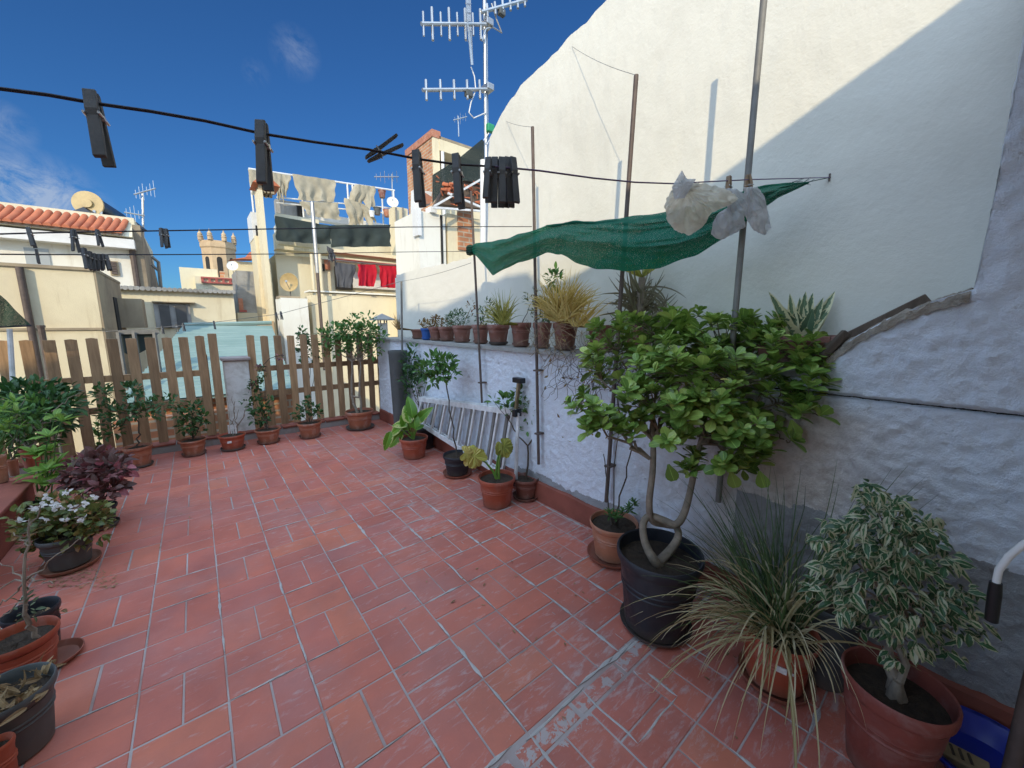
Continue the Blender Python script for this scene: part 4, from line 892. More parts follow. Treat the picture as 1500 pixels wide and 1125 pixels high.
hung([(506, 290), (535, 300), (552, 328), (512, 328)], 15.1, 'sheet_beige', 'bunched lower beige cloth at the right end', 'sheet', g1_, .2, rag=.5)
hung([(403, 316), (486, 331), (484, 358), (405, 353)], 13.7, 'sheet_dark', 'dark green netting screen on the left of the laundry terrace', 'screen', 'dark screens on the laundry terrace', .12, 40, nm='screen_cloth')
hung([(484, 330), (573, 329), (572, 361), (486, 362)], 13.6, 'sheet_dark', 'dark grey netting screen on the right of the laundry terrace', 'screen', 'dark screens on the laundry terrace', .12, 40, nm='screen_cloth')
cable('washing_line', [P(470, 379, 'y', 12.6), P(540, 386, 'y', 12.6), P(590, 389, 'y', 12.6)], .012, 'wire', 'thin washing line carrying the red towels')
hung([(491, 384), (521, 388), (516, 422), (493, 420)], 12.6, 'cloth_grey', 'dark grey shirt hanging left of the red towels', 'laundry', 'washing under the red awning', .08, nm='laundry_shirt')
hung([(478, 360), (490, 366), (492, 384), (482, 380)], 12.6, 'cloth_grey', 'thin dark garment hanging above the grey shirt', 'laundry', 'washing under the red awning', .08, rag=.3, nm='laundry_shirt')
hung([(524, 387), (551, 388), (549, 420), (525, 419)], 12.6, 'cloth_red', 'left bright red towel', 'towel', 'washing under the red awning', .10, nm='red_towel')
hung([(555, 389), (581, 390), (580, 422), (557, 421)], 12.6, 'cloth_red', 'right bright red towel', 'towel', 'washing under the red awning', .10, nm='red_towel')
# --- brick tower
K_ = thing('brick_tower', (12, 18, -6), 'tall orange brick stair tower with cream upper corner', 'building')
D = 15.5; k0 = P(633, 189, 'y', D); xk = k0.x; k1 = P(595, 217, 'x', xk); d = P(706, 206, 'y', D); xe = d.x+.5; zk = k0.z; ye = k1.y
MB().box((xk, D+.05, -6), (xk+.3, ye, zk-.3)).build('side_wall', 'brick', K_)
MB().box((xk-.05, D-.06, zk-.299), (xk+.35, ye+.05, zk-.02)).build('brick_parapet', 'orange_clay', K_)
MB().box((xk+.301, D+.9, -6), (xe, ye-.1, zk-.45)).build('cream_wall', 'cream_plaster', K_)
MB().box((xk+.0, D-.03, -6), (xk+.30, D+.049, zk-.3)).build('corner_pier', 'cream_plaster', K_)
MB().box((xk+.301, D-.05, zk-.75), (xe, D+.8, zk-.3)).build('lintel', 'cream_plaster', K_)
MB().tube([(xk+.40, D-.10, zk-.8), (xk+.40, D-.10, zk-4)], .07, 8).build('white_downpipe', 'white_paint', K_, True)
MB().box((xk+.301, D-.06, zk-.299), (xe, D+.9, zk-.2)).build('roof_edge', 'cement', K_)
f = blk((647, 212), (684, 258), D, .1, 'window', 'dark_hole', K_, dz=.795); blk((652, 218), (668, 256), D, .04, 'shutter', 'pale_plaster', f, dz=.75)
W_ = thing('white_stair_house', (8, 10, -6), 'bright white stair house with a dark slit and brick patch right of the laundry terrace', 'building')
D = 9.6; blk((612, 308), (655, 440), D, 1.5, 'wall', 'white_plaster', W_, z0=-6); blk((655, 312), (716, 440), D, 1.5, 'side_wall', 'cream_plaster', W_, z0=-6, dz=.02)
blk((645, 315), (650, 390), D, .05, 'slit', 'dark_hole', W_, dz=-.02); blk((671, 306), (692, 368), D, .06, 'brick_patch', 'brick', W_, dz=-.03)
blk((611, 304), (618, 345), D, .3, 'corner_post', 'white_paint', W_, dz=-.1); blk((631, 302), (640, 312), D, .3, 'corner_post', 'white_paint', W_, dz=-.1)
blk((594, 325), (613, 420), 12.8, .8, 'rear_wing', 'white_plaster', W_, z0=-6)
t = thing('cream_terrace_wall', (8, 14, 0), 'cream wall with pipes left of the brick tower', 'wall'); blk((577, 302), (600, 376), 14.3, .5, 'body', 'cream_plaster', t)
for px in (580, 590): a = P(px, 304, 'y', 14.2); MB().tube([a, a-V((0, 0, 1.7))], .035, 6).build('pipe', 'pole_grey', t, True)
t = thing('white_sheet_bundle', P(606, 300, 'y', 9.8), 'white cloth and orange tile slab at the foot of the brick tower', 'bundle')
mb = MB(); mb.prism([P(607, 277, 'y', 9.9), P(633, 281, 'y', 9.9), P(630, 300, 'y', 9.9), P(606, 312, 'y', 9.9)], (0, .2, 0)); mb.build('white_cloth', 'white_paint', t)
mb = MB(); mb.prism([P(618, 279, 'y', 9.8), P(632, 288, 'y', 9.8), P(632, 297, 'y', 9.8), P(619, 300, 'y', 9.8)], (0, .08, 0)); mb.build('orange_slab', 'orange_clay', t)
t = thing('netted_canopy', P(670, 290, 'y', 9.3), 'tattered canopy of dark netting and tiles on white struts before the brick tower', 'canopy')
mb = MB(); poly = [(634, 256), (672, 232), (706, 204), (716, 215), (716, 262), (700, 268), (668, 262), (648, 276), (634, 298)]; vs = []
mb.prism([P(x, y, 'y', 9.2) for x, y in poly], (0, .02, 0)); mb.build('netting', 'dark_net', t)
mb = MB(); mb.prism([P(x, y, 'y', 9.3) for x, y in ((640, 298), (650, 275), (672, 264), (716, 268), (716, 306), (680, 303))], (0, .25, -.02)); mb.build('under_roof', 'wood_old', t)
mb = MB()
for k in range(26):
    a = P(R(646, 712), R(268, 300), 'y', 9.25); mb.tube([a, a+V((R(-.5, .5), -.05, R(-.08, .16)))], .018, 6)
for k in range(16):
    a = P(R(646, 668), R(268, 282), 'y', 9.2); mb.tube([a, a+V((.1, -.12, -.03))], .03, 6)
o = mb.build('debris', 'tile_roof', t); tag(o, kind='stuff')
for (p, q) in (((636, 302), (704, 263)), ((656, 283), (708, 305)), ((634, 304), (716, 310))): MB().beam(P(*p, 'y', 9.1), P(*q, 'y', 9.1), .05, .05).build('strut', 'ladder_white', t)
# clutter on the terrace beside the sheets
for (px, py, r_, mat, lab) in ((553, 315, 5, 'grey_pot', 'dark can on the cluttered far terrace'), (560, 290, 5, 'dull_clay', 'clay pot on the far terrace under the dish'), (545, 318, 4, 'white_paint', 'white tub on the far terrace'), (567, 318, 5, 'orange_clay', 'orange tub on the far terrace')):
    c = P(px, py, 'y', 15.); s = r_*15/563.; mb = MB(); mb.lathe(c, [(.01, 0), (s*.7, 0), (s, s*1.8), (s*1.1, s*1.8), (s*1.1, s*2), (s*.9, s*2), (s*.85, s*1.6), (.01, s*1.6)], 14); o = mb.build('roof_tub', mat, None, True, loc=c); tag(o, lab, 'tub', 'tubs on the far terrace')
# ---------------------------------------------------------------- main antenna mast
am = P(712, 330, 'x', 2.80); am = P(713, 330, 'y', 4.2); mx, my = am.x, am.y
t = thing('antenna_mast', (mx, my, 2.0), 'tall steel mast with several television antennas against the sky', 'antenna mast')
a = P(710, -40, 'y', my); MB().tube([(mx, my, 1.6), (mx, my, a.z)], .024, 12).build('mast_tube', 'aluminium', t, True)
MB().tube([(mx+.05, my+.03, 1.6), (mx+.05, my+.03, P(718, 30, 'y', my).z)], .012, 8).build('side_tube', 'aluminium', t, True)
MB().tube([P(708, 235, 'y', my-.02), P(708, 390, 'y', my-.02)], .04, 10).build('lower_sleeve', 'white_paint', t, True)
def yagi(p, q, n, el, label=None, dbl=False, size=1):
    a = P(*p, 'y', my-.06); b_ = P(*q, 'y', my-.06); o = MB().tube([a, b_], .020*size, 8).build('antenna_boom', 'aluminium', t, True)
    for k in range(n):
        s = (k+.25)/n; c = a.lerp(b_, s); l = el*(.75 if (dbl and k % 2 == 0) else 1); r_ = .011 if (dbl and k % 2 == 0) else .015
        MB().tube([c+V((-.01, -.02, -l)), c+V((.01, .02, l))], r_*size, 8).build('element', 'aluminium', o, True)
    return o
yagi((617, 35), (712, 36), 8, .17, dbl=True); yagi((619, 132), (716, 131), 5, .11)
yagi((771, 0), (705, 18), 6, .08)
for (x, y) in ((712, 37), (713, 131)): c = P(x, y, 'y', my); MB().box((c.x-.05, my-.09, c.z-.035), (c.x+.05, my+.05, c.z+.035)).build('clamp', 'aluminium', t, bevel=.008)
mb = MB()
for k in range(7):
    s = k/6; mb.tube([P(682+7*s, -10, 'y', my-.25+.4*s), P(684+6*s, 30, 'y', my-.2+.4*s), P(690+3*s, 95, 'y', my-.1+.2*s)], .004, 5)
for yy in (-8, 5, 18, 31, 45, 60): mb.tube([P(682, yy, 'y', my-.25), P(691, yy+1, 'y', my+.15)], .004, 5)
mb.build('reflector_grid', 'aluminium', t, True)
MB().tube([P(690, 98, 'y', my-.05), P(695, 112, 'y', my-.05), P(697, 132, 'y', my-.05), P(690, 150, 'y', my-.05), P(687, 165, 'y', my-.05), P(694, 173, 'y', my-.05), P(712, 165, 'y', my-.03)], .007, 6).build('coaxial_cable', 'white_paint', t, True)
MB().tube([P(706, 60, 'y', my-.05), P(712, 42, 'y', my-.06), P(722, 40, 'y', my-.06), P(735, 48, 'y', my-.06), P(728, 30, 'y', my-.05), P(720, 5, 'y', my-.05)], .009, 6).build('dipole_loop', 'aluminium', t, True)
c = P(687, 137, 'y', my-.06); MB().box(c-V((.05, .03, .04)), c+V((.04, .03, .03))).build('dipole_box', 'grey_pot', t, bevel=.01)
c = P(735, 18, 'y', my-.06); MB().box(c-V((.05, .03, .04)), c+V((.04, .03, .03))).build('dipole_box', 'grey_pot', t, bevel=.01)
c = P(718, 188, 'y', my-.05); MB().box(c-V((.05, .03, .045)), c+V((.05, .03, .045))).build('amplifier_box', 'signal_green', t, bevel=.01)
MB().tube([P(716, 195, 'y', my-.06), P(709, 205, 'y', my-.06), P(713, 212, 'y', my-.06), P(718, 203, 'y', my-.06), P(720, 220, 'y', my-.05), P(714, 260, 'y', my-.05)], .007, 6).build('coaxial_cable', 'white_paint', t, True)
# ================================================================ POTS AND PLANTS
def pot_parts(t, cx, cy, z0, R_, h, mat, taper=.74, rim=.14, saucer=None, smat=None, sx=1, rot=0, fill=.86, wob=.012, soil='soil', sR=1.12):
    r0 = R_*taper; rt = R_*.94; rh = h*rim; zz = z0+(.018 if saucer else .001)
    h = h-(zz-z0); th = max(.006, R_*.05)
    prof = [(.001, 0), (r0-.01, 0), (r0, .006), (rt*.97+(r0-rt)*.12, h*.8-rh*.2), (rt, h-rh-.004), (R_-.002, h-rh), (R_+.001, h-rh*.6), (R_+.001, h-.006), (R_-th*.35, h), (R_-th, h-.004), (R_-th*1.4, h-rh), (rt-th*1.6, h*.62), (.001, h*.60)]
    mb = MB().lathe((cx, cy, zz), prof, 44, sx, 1, rot, wob)
    if h > .14:
        for k, q in ((.62, .003), (.55, .002)): mb.lathe((cx, cy, zz), [(r0+(rt-r0)*q2, h*q2*.87) for q2 in (k,)]*0+[(r0+(rt-r0)*k*1.0+.0005, h*k-.006), (r0+(rt-r0)*k+.0035, h*k), (r0+(rt-r0)*k+.0005, h*k+.006)], 44, sx, 1, rot, wob)
    mb.build('pot', mat, t, True)
    rs = R_-th*1.5; vs = [(cx, cy, zz+h*fill+.01)]; n = 26; mb = MB()
    for ring in range(1, 6):
        for j in range(n):
            a = 2*math.pi*j/n+rot; q = V((rs*ring/5*math.cos(a-rot)*sx, rs*ring/5*math.sin(a-rot), 0)); q.rotate(Matrix.Rotation(rot, 3, 'Z')); vs.append((cx+q.x, cy+q.y, zz+h*fill+R(-.006, .012)*(1 if ring < 5 else 0)))
    fs = [(0, 1+j, 1+(j+1) % n) for j in range(n)]+[(1+r*n+j, 1+(r+1)*n+j, 1+(r+1)*n+(j+1) % n, 1+r*n+(j+1) % n) for r in range(4) for j in range(n)]
    mb.add(vs, fs)
    mb.build('soil', soil, t, True)
    if saucer:
        rb = r0*saucer/1.19; MB().lathe((cx, cy, z0), [(.001, .001), (rb*.9, .001), (rb*1.05, .012), (rb*1.16, .032), (rb*1.19, .033), (rb*1.19, .027), (rb*1.1, .01), (rb*1.08, .022), (rb*.95, .012), (.001, .012)], 40, sx, 1, rot).build('saucer', smat or mat, t, True)
    return zz+h*fill
def PX(p):
    q = p-V((0, 0, H)); f = FW(p); rt = q.dot(V((math.cos(YAW), -math.sin(YAW), 0))); return 750+F*rt/f
def hgt(cx, cy, bx, by, z=0):
    b_ = P(bx, by, 'z', z); d = ray(cx, cy); tt = math.hypot(b_.x, b_.y)/math.hypot(d.x, d.y); return b_, H+tt*d.z
def potted(cx, cy, w_, bx, by, mat, label, cat='potted plant', group=None, saucer=1.25, smat=None, z=0, name='potted_plant', **k):
    b_, h = hgt(cx, cy, bx, by, z); l = P(cx-w_/2, cy, 'z', h); r = P(cx+w_/2, cy, 'z', h); R_ = (l-r).length/2; ctr = V((b_.x, b_.y, h))
    for _ in range(3):
        xs_ = [PX(ctr+V((math.cos(a*.2)*R_, math.sin(a*.2)*R_, 0))) for a in range(32)]; R_ *= w_/max(1, max(xs_)-min(xs_))
    t = thing(name, b_, label, cat, group); zs = pot_parts(t, b_.x, b_.y, z, R_, h-z, mat, saucer=saucer, smat=smat, **k)
    return t, V((b_.x, b_.y, zs)), R_, FW(V((b_.x, b_.y, h)))
def leafball(mb, c, rad, n, ln, w_, shape='ov', up=.35, hollow=.4, bend=.25, out=.8, fold=.12):
    c = V(c)
    for k in range(n):
        d = Vn(); rr = (hollow+(1-hollow)*random.random()**.6); p = c+V((d.x*rad[0], d.y*rad[1], d.z*rad[2]))*rr
        dr = (d*out+Vn()*.6+V((0, 0, up))).normalized(); s = R(.7, 1.25); mb.leaf(p, dr, (V((0, 0, 1))+Vn()*.7).normalized(), ln*s, w_*s, shape, bend*R(.3, 1.6), fold)
def twig(mb, a, b_, r0, r1, n=6, amp=.02): mb.tube(wander(a, b_, n, amp), [r0+(r1-r0)*i/n for i in range(n+1)], 7)
def rosette(mb, p, ax, n, ln, w_, shape='ob', spread=1.0, bend=.15):
    ax = V(ax).normalized(); x = ax.orthogonal().normalized(); y = ax.cross(x); a0 = R(0, 6)
    for k in range(n):
        a = a0+k*2.4; lift = .25+1.1*k/n; d = (x*math.cos(a)+y*math.sin(a))*spread+ax*lift*1.1; s = R(.75, 1.15)*(1-.35*k/n)
        mb.leaf(V(p)+ax*(.012*k/n), d, ax, ln*s, w_*s, shape, bend*R(.2, 1.6), .10)
def Q(px, py, dep): return PF(px, py, dep)
GF = 'pots standing along the foot of the fence'
# ---- along the fence
t, s, r, dp = potted(208, 652, 45, 206, 683, 'terracotta', 'wide clay pot with dark spreading climber, left fence foot', group=GF, smat='grey_pot')
st = MB(); twig(st, s, Q(203, 628, dp), .009, .007); twig(st, Q(203, 628, dp), Q(196, 598, dp), .007, .004)
lf = MB()
for (x, y, rx) in ((196, 604, .22), (222, 600, .18), (178, 606, .18), (240, 590, .14), (205, 585, .13), (160, 600, .10), (192, 572, .08), (150, 575, .06), (165, 630, .08)):
    c = Q(x, y, dp); twig(st, Q(199, 606, dp), c, .004, .002); leafball(lf, c, (rx, .14, .09), 60, .055, .026)
st.build('stem', 'bark_dark', t, True); lf.build('foliage', 'leaf_dark', t)
t, s, r, dp = potted(284, 643, 41, 285, 666, 'terracotta', 'round clay pot with upright leafy shrub, left of the pillar', group=GF, smat='dull_clay')
st = MB(); lf = MB()
for (x, y, rx) in ((272, 625, .10), (280, 610, .10), (268, 606, .08), (290, 625, .07), (283, 596, .06), (298, 612, .04)):
    c = Q(x, y, dp); twig(st, s, c, .005, .002); leafball(lf, c, (rx, .08, .09), 42, .055, .03)
st.build('stem', 'bark_dark', t, True); lf.build('foliage', 'leaf_dark', t)
t, s, r, dp = potted(339, 636, 41, 342, 658, 'red_clay', 'clay pot with bare pruned twigs before the white pillar', group=GF, smat='grey_pot')
st = MB()
for (x, y) in ((344, 588), (335, 602), (350, 600), (362, 592)): twig(st, s+V((R(-.03, .03), 0, 0)), Q(x, y, dp), .008, .003, 7, .02)
twig(st, Q(344, 606, dp), Q(340, 580, dp), .004, .002); twig(st, Q(358, 610, dp), Q(360, 598, dp), .004, .002); st.build('bare_twigs', 'bark', t, True)
for k in range(4): c = Q(335+k*3.4, 628, dp-.02); MB().box((c.x-.008, c.y-.002, c.z-.06), (c.x+.008, c.y+.002, c.z+.045)).build('plant_tag', 'label_white', t)
lf = MB(); leafball(lf, Q(360, 588, dp), (.06, .04, .02), 14, .03, .018); lf.build('foliage', 'leaf_dark', t)
c = Q(336, 648, dp-.16); MB().box((c.x-.02, c.y-.004, c.z-.012), (c.x+.02, c.y+.002, c.z+.012)).build('sticker', 'label_white', t)
t, s, r, dp = potted(391, 628, 38, 394, 648, 'terracotta', 'clay pot with tall climber reaching over the fence, right of the pillar', group=GF, smat='dull_clay')
st = MB(); lf = MB(); 
for (x, y, rx, n) in ((380, 612, .10, 70), (378, 595, .10, 60), (388, 602, .08, 40), (372, 575, .07, 30), (376, 560, .06, 24), (383, 545, .04, 14), (394, 590, .05, 20)):
    c = Q(x, y, dp); twig(st, s, c, .004, .002); leafball(lf, c, (rx, .07, .10), n, .05, .03)
st.tube([Q(376, 560, dp), Q(381, 540, dp), Q(395, 525, dp), Q(412, 520, dp), Q(418, 528, dp)], .004, 6); lf.build('foliage', 'leaf_dark', t)
l2_ = MB(); leafball(l2_, Q(411, 522, dp), (.05, .03, .03), 12, .05, .03); leafball(l2_, Q(381, 540, dp), (.05, .03, .04), 12, .045, .03); leafball(l2_, Q(374, 565, dp), (.05, .04, .06), 22, .045, .03); l2_.build('dry_leaves', 'leaf_coleus', t); st.build('stem', 'bark_dark', t, True)
t, s, r, dp = potted(453, 618, 36, 455, 640, 'terracotta', 'clay pot with loose sparse shrub in the middle of the right fence', group=GF, smat='dull_clay')
st = MB(); lf = MB()
for (x, y, rx) in ((444, 600, .09), (458, 598, .09), (466, 604, .05), (436, 606, .06), (452, 588, .06)):
    c = Q(x, y, dp); twig(st, s, c, .004, .002); leafball(lf, c, (rx, .08, .07), 34, .05, .03)
st.build('stem', 'bark_dark', t, True); lf.build('foliage', 'leaf_dark', t)
t, s, r, dp = potted(526, 601, 42, 528, 627, 'terracotta', 'clay pot holding the tall twin trunk tree by the vent post', group=GF, smat='grey_pot', saucer=1.35)
st = MB(); lf = MB(); J = Q(519, 580, dp)
twig(st, s+V((-.03, 0, 0)), J+V((-.04, 0, 0)), .020, .016, 5, .01); twig(st, s+V((.03, 0, 0)), Q(526, 578, dp), .018, .014, 5, .02); twig(st, J+V((-.04, 0, 0)), Q(526, 582, dp), .014, .014, 3, .005)
twig(st, Q(515, 580, dp), Q(516, 525, dp), .016, .012, 6, .008); twig(st, Q(526, 580, dp), Q(528, 530, dp), .014, .010, 6, .01)
for k in range(26):
    a = Q(516, 530, dp) if k % 2 else Q(528, 530, dp); c = Q(R(473, 560), R(470, 520), dp+R(-.25, .25)); twig(st, a, c, .006, .002, 5, .02)
for (x, y, rx, n) in ((490, 486, .16, 150), (512, 484, .18, 190), (535, 485, .17, 170), (552, 490, .11, 90), (500, 505, .16, 120), (525, 507, .15, 120), (545, 512, .10, 70), (475, 494, .08, 50), (520, 472, .10, 50), (540, 470, .08, 40), (484, 515, .08, 40)):
    leafball(lf, Q(x, y, dp), (rx, .2, .12), n, .06, .032, 'ob')
st.build('trunk', 'bark', t, True); lf.build('foliage', 'leaf_mid', t)
# ivy on the fence
t = thing('climbing_shrub', Q(440, 640, 5.6), 'dark shrub leaning on the right fence between the clay pots', 'shrub'); st = MB(); lf = MB()
for (x, y, rx) in ((445, 500, .09), (457, 505, .09), (444, 520, .07), (462, 522, .08), (442, 490, .05)):
    c = Q(x, y, 5.55); leafball(lf, c, (rx, .08, .12), 45, .055, .035); twig(st, Q(452, 625, 5.6), c, .006, .002)
lf.build('foliage', 'leaf_dark', t); st.build('stem', 'bark_dark', t, True)
# ---- right side row
GR = 'pots standing along the right wall'
t, s, r, dp = potted(605, 640, 42, 607, 669, 'red_clay', 'clay pot with broad yellow edged leaves', group=GR, saucer=None)
lf = MB(); st = MB()
for (x, y, tx, ty, ln) in ((590, 632, 566, 655, .26), (596, 625, 580, 618, .24), (600, 620, 595, 598, .24), (604, 612, 602, 592, .26), (612, 618, 622, 602, .24), (598, 630, 590, 612, .20), (608, 628, 606, 606, .2), (588, 628, 572, 632, .22), (610, 630, 616, 616, .16)):
    a = Q(x, y, dp-R(-.05, .1)); b_ = Q(tx, ty, dp-R(-.05, .12)); twig(st, s, a, .007, .005, 4, .01); lf.leaf(a, (b_-a), (ray(x, y)*-1+V((0, 0, .8))+Vn()*.3).normalized(), ln*.95, .13, 'he', R(.2, .5), .14, 7)
lf.leaf(Q(572, 632, dp-.1), Q(562, 665, dp-.15)-Q(572, 632, dp-.1), -ray(570, 640), .22, .10, 'he', .2, .2, 7)
st.build('leaf_stalks', 'leaf_bright', t, True); lf.build('broad_leaves', 'leaf_philo', t)
t, s, r, dp = potted(624, 625, 28, 624, 655, 'dark_pot', 'black pot half hidden behind the broad leaved plant', group=GR, saucer=1.35)
lf = MB(); st = MB(); 
for (x, y, rx, n) in ((600, 530, .10, 60), (610, 545, .11, 60), (598, 552, .09, 50), (604, 568, .09, 44), (620, 535, .07, 30), (606, 515, .05, 16), (596, 572, .05, 18)):
    c = Q(x, y, dp+.12); leafball(lf, c, (rx, .12, .12), n, .065, .032); twig(st, s, c, .006, .002)
st.build('stem', 'bark_dark', t, True); lf.build('foliage', 'leaf_dark', t)
t, s, r, dp = potted(582, 634, 15, 582, 641, 'dark_pot', 'tiny dark empty pot left of the broad leaved plant', 'flower pot', GR, saucer=None, name='flower_pot')
t, s, r, dp = potted(667, 665, 41, 670, 695, 'dark_pot', 'black pot with lanky thin stemmed citrus sapling before the ladder', group=GR, saucer=1.4, smat='red_clay')
st = MB(); lf = MB(); top_ = Q(653, 558, dp+.05); twig(st, s, top_, .008, .006, 8, .015)
for k, (x, y, rx, n) in enumerate(((652, 533, .09, 60), (638, 528, .09, 60), (626, 540, .08, 50), (660, 545, .06, 40), (644, 550, .08, 50), (632, 556, .06, 30), (616, 545, .05, 16), (662, 532, .04, 14))):
    c = Q(x, y, dp+R(-.1, .1)); twig(st, top_, c, .004, .002, 5, .01); leafball(lf, c, (rx, .1, .07), n, .07, .03)
st.build('stem', 'bark_dark', t, True); lf.build('foliage', 'leaf_mid', t)
t, s, r, dp = potted(727, 697, 55, 728, 738, 'red_clay', 'bright clay pot with two yellowing fan leaves', group=GR, saucer=None)
st = MB(); lf = MB(); l2_ = MB()
st.tube([s, Q(722, 690, dp), Q(712, 678, dp), Q(700, 670, dp)], [.011, .010, .008, .006], 8); st.tube([s+V((.02, 0, 0)), Q(731, 675, dp), Q(736, 655, dp)], [.012, .009, .006], 8); st.tube([s+V((0, .02, 0)), Q(728, 680, dp), Q(731, 660, dp)], [.011, .009, .006], 8)
def fan(mb, c, n0, r_, spread, tilt, k_=9):
    c = V(c); n0 = V(n0).normalized(); x = n0.orthogonal().normalized(); y = n0.cross(x)
    for k in range(k_):
        a = (k/(k_-1)-.5)*spread+tilt; d = x*math.cos(a)+y*math.sin(a); mb.leaf(c, d-n0*R(0, .3), n0, r_*R(.85, 1.1), r_*.62, 'ob', R(.1, .5), .35, 6)
fan(l2_, Q(694, 668, dp-.04), -ray(690, 665)+V((0, 0, .5)), .105, 6.0, 0, 10); fan(l2_, Q(682, 664, dp-.05), -ray(690, 665)+V((0, 0, .2)), .07, 4, 2, 7)
fan(lf, Q(738, 654, dp), -ray(740, 652)+V((0, 0, .3)), .095, 5, 1.2, 10); lf.leaf(Q(731, 668, dp), (0, 0, 1), -ray(731, 660), .12, .06, 'he', .2, .3, 6)
st.build('leaf_stalks', 'leaf_bright', t, True); lf.build('green_fan_leaf', 'blade_lime', t); l2_.build('yellow_fan_leaf', 'leaf_yellow', t)
t, s, r, dp = potted(770, 699, 37, 770, 729, 'dull_clay', 'brown pot with forked little lemon tree against the dark pole', group=GR, saucer=1.4, smat='dull_clay')
st = MB(); lf = MB(); f_ = Q(773, 653, dp); twig(st, s, f_, .009, .008, 5, .015); br = [(745, 615), (784, 612), (768, 600), (748, 640)]
twig(st, f_, Q(760, 640, dp), .007, .006, 4, .005); twig(st, Q(760, 640, dp), Q(745, 615, dp), .006, .004, 4, .01); twig(st, f_, Q(783, 638, dp), .007, .006, 4, .008); twig(st, Q(783, 638, dp), Q(782, 610, dp), .006, .003, 4, .01)
for (x, y, rx, n, fr) in ((722, 586, .035, 10, 0), (738, 588, .05, 20, 0), (757, 583, .05, 20, 0), (745, 600, .05, 18, 0), (768, 592, .05, 20, 1), (782, 595, .07, 46, 1), (792, 575, .06, 40, 1), (798, 560, .04, 20, 1), (780, 608, .06, 34, 1), (793, 598, .05, 30, 1), (760, 572, .03, 8, 0), (772, 628, .04, 10, 1), (788, 560, .03, 12, 1)):
    c = Q(x, y, dp+R(-.06, .06)); twig(st, Q(745, 615, dp) if not fr else Q(782, 612, dp), c, .003, .0015, 4, .01); leafball(lf, c, (rx, .06, rx), n, .055, .03)
st.build('stem', 'bark_dark', t, True); lf.build('foliage', 'leaf_mid', t)
t, s, r, dp = potted(904, 763, 72, 897, 815, 'orange_clay', 'orange clay pot with tall bare stems and fresh shoots', group=GR, saucer=1.45, smat='red_clay', rim=.12)
st = MB(); lf = MB()
twig(st, s+V((.0, .0, 0)), Q(926, 655, dp), .006, .004, 8, .01); twig(st, Q(926, 655, dp), Q(931, 560, dp+.1), .004, .003, 6, .02); twig(st, s+V((-.02, 0, 0)), Q(884, 665, dp+.1), .005, .003, 8, .015); twig(st, s, Q(905, 560, dp+.15), .004, .0025, 8, .02)
for k in range(34):
    a = Q(R(870, 930), R(520, 640), dp+R(0, .22)); twig(st, a, a+V((R(-.12, .12), R(-.12, .12), R(-.1, .14))), .0022, .001, 5, .015)
for (x, y, rx) in ((902, 757, .035), (912, 750, .04), (922, 745, .04), (929, 737, .025), (893, 752, .025)):
    c = Q(x, y, dp-R(-.03, .06)); rosette(lf, c, (R(-.3, .3), R(-.3, .3), 1), 10, .05, .014, 'ov', .8); rosette(lf, c-V((0, 0, .02)), (R(-.3, .3), R(-.3, .3), 1), 9, .055, .014, 'ov', 1); twig(st, s, c, .003, .002, 3, .005)
st.build('stem', 'bark_dark', t, True); lf.build('shoots', 'leaf_mid', t)
d_ = MB()
for k in range(60): a = Q(R(815, 930), R(500, 650), dp+R(.1, .3)); d_.leaf(a, Vn(), Vn(), .03, .014, 'ov', .5)
d_.build('dry_leaves', 'leaf_rust', t)
# ---- the big plant
t, s, r, dp = potted(963, 804, 130, 959, 914, 'dark_pot', 'large dark pot with braided trunk shrub of glossy rounded leaves', group=GR, saucer=1.15, smat='dark_pot', rim=.10, fill=.84)
st = MB()
def tr(pp, rr): 
    pts = [Q(x, y, d) for x, y, d in pp]; out = []; ro = []
    for i in range(len(pts)-1):
        a0 = pts[max(i-1, 0)]; a1 = pts[i]; a2 = pts[i+1]; a3 = pts[min(i+2, len(pts)-1)]
        for k in range(5):
            u = k/5; out.append(.5*((2*a1)+(a2-a0)*u+(2*a0-5*a1+4*a2-a3)*u*u+(3*a1-a0-3*a2+a3)*u*u*u)); ro.append(rr[i]+(rr[i+1]-rr[i])*u)
    out.append(pts[-1]); ro.append(rr[-1]); st.tube(out, ro, 12)
b0 = FW(s)
tr([(972, 838, b0), (958, 820, b0-.05), (945, 795, b0-.03), (942, 768, b0), (952, 756, b0+.02), (972, 762, b0), (990, 768, b0-.03), (1002, 752, b0-.02), (1012, 715, b0), (1020, 672, b0), (1028, 640, b0+.05), (1035, 600, b0+.1)], [.024, .022, .018, .017, .017, .018, .018, .017, .015, .014, .012, .010])
tr([(962, 826, b0-.02), (980, 808, b0), (993, 788, b0-.02), (990, 772, b0+.03), (972, 768, b0+.05), (955, 762, b0+.02), (951, 735, b0), (956, 690, b0), (957, 640, b0+.03), (955, 600, b0+.08)], [.024, .021, .018, .016, .016, .016, .016, .015, .013, .010])
N1 = Q(957, 645, b0+.02); N2 = Q(1025, 650, b0+.03); N3 = Q(952, 672, b0); N4 = Q(1018, 690, b0)
lf = MB(); lf2 = MB()
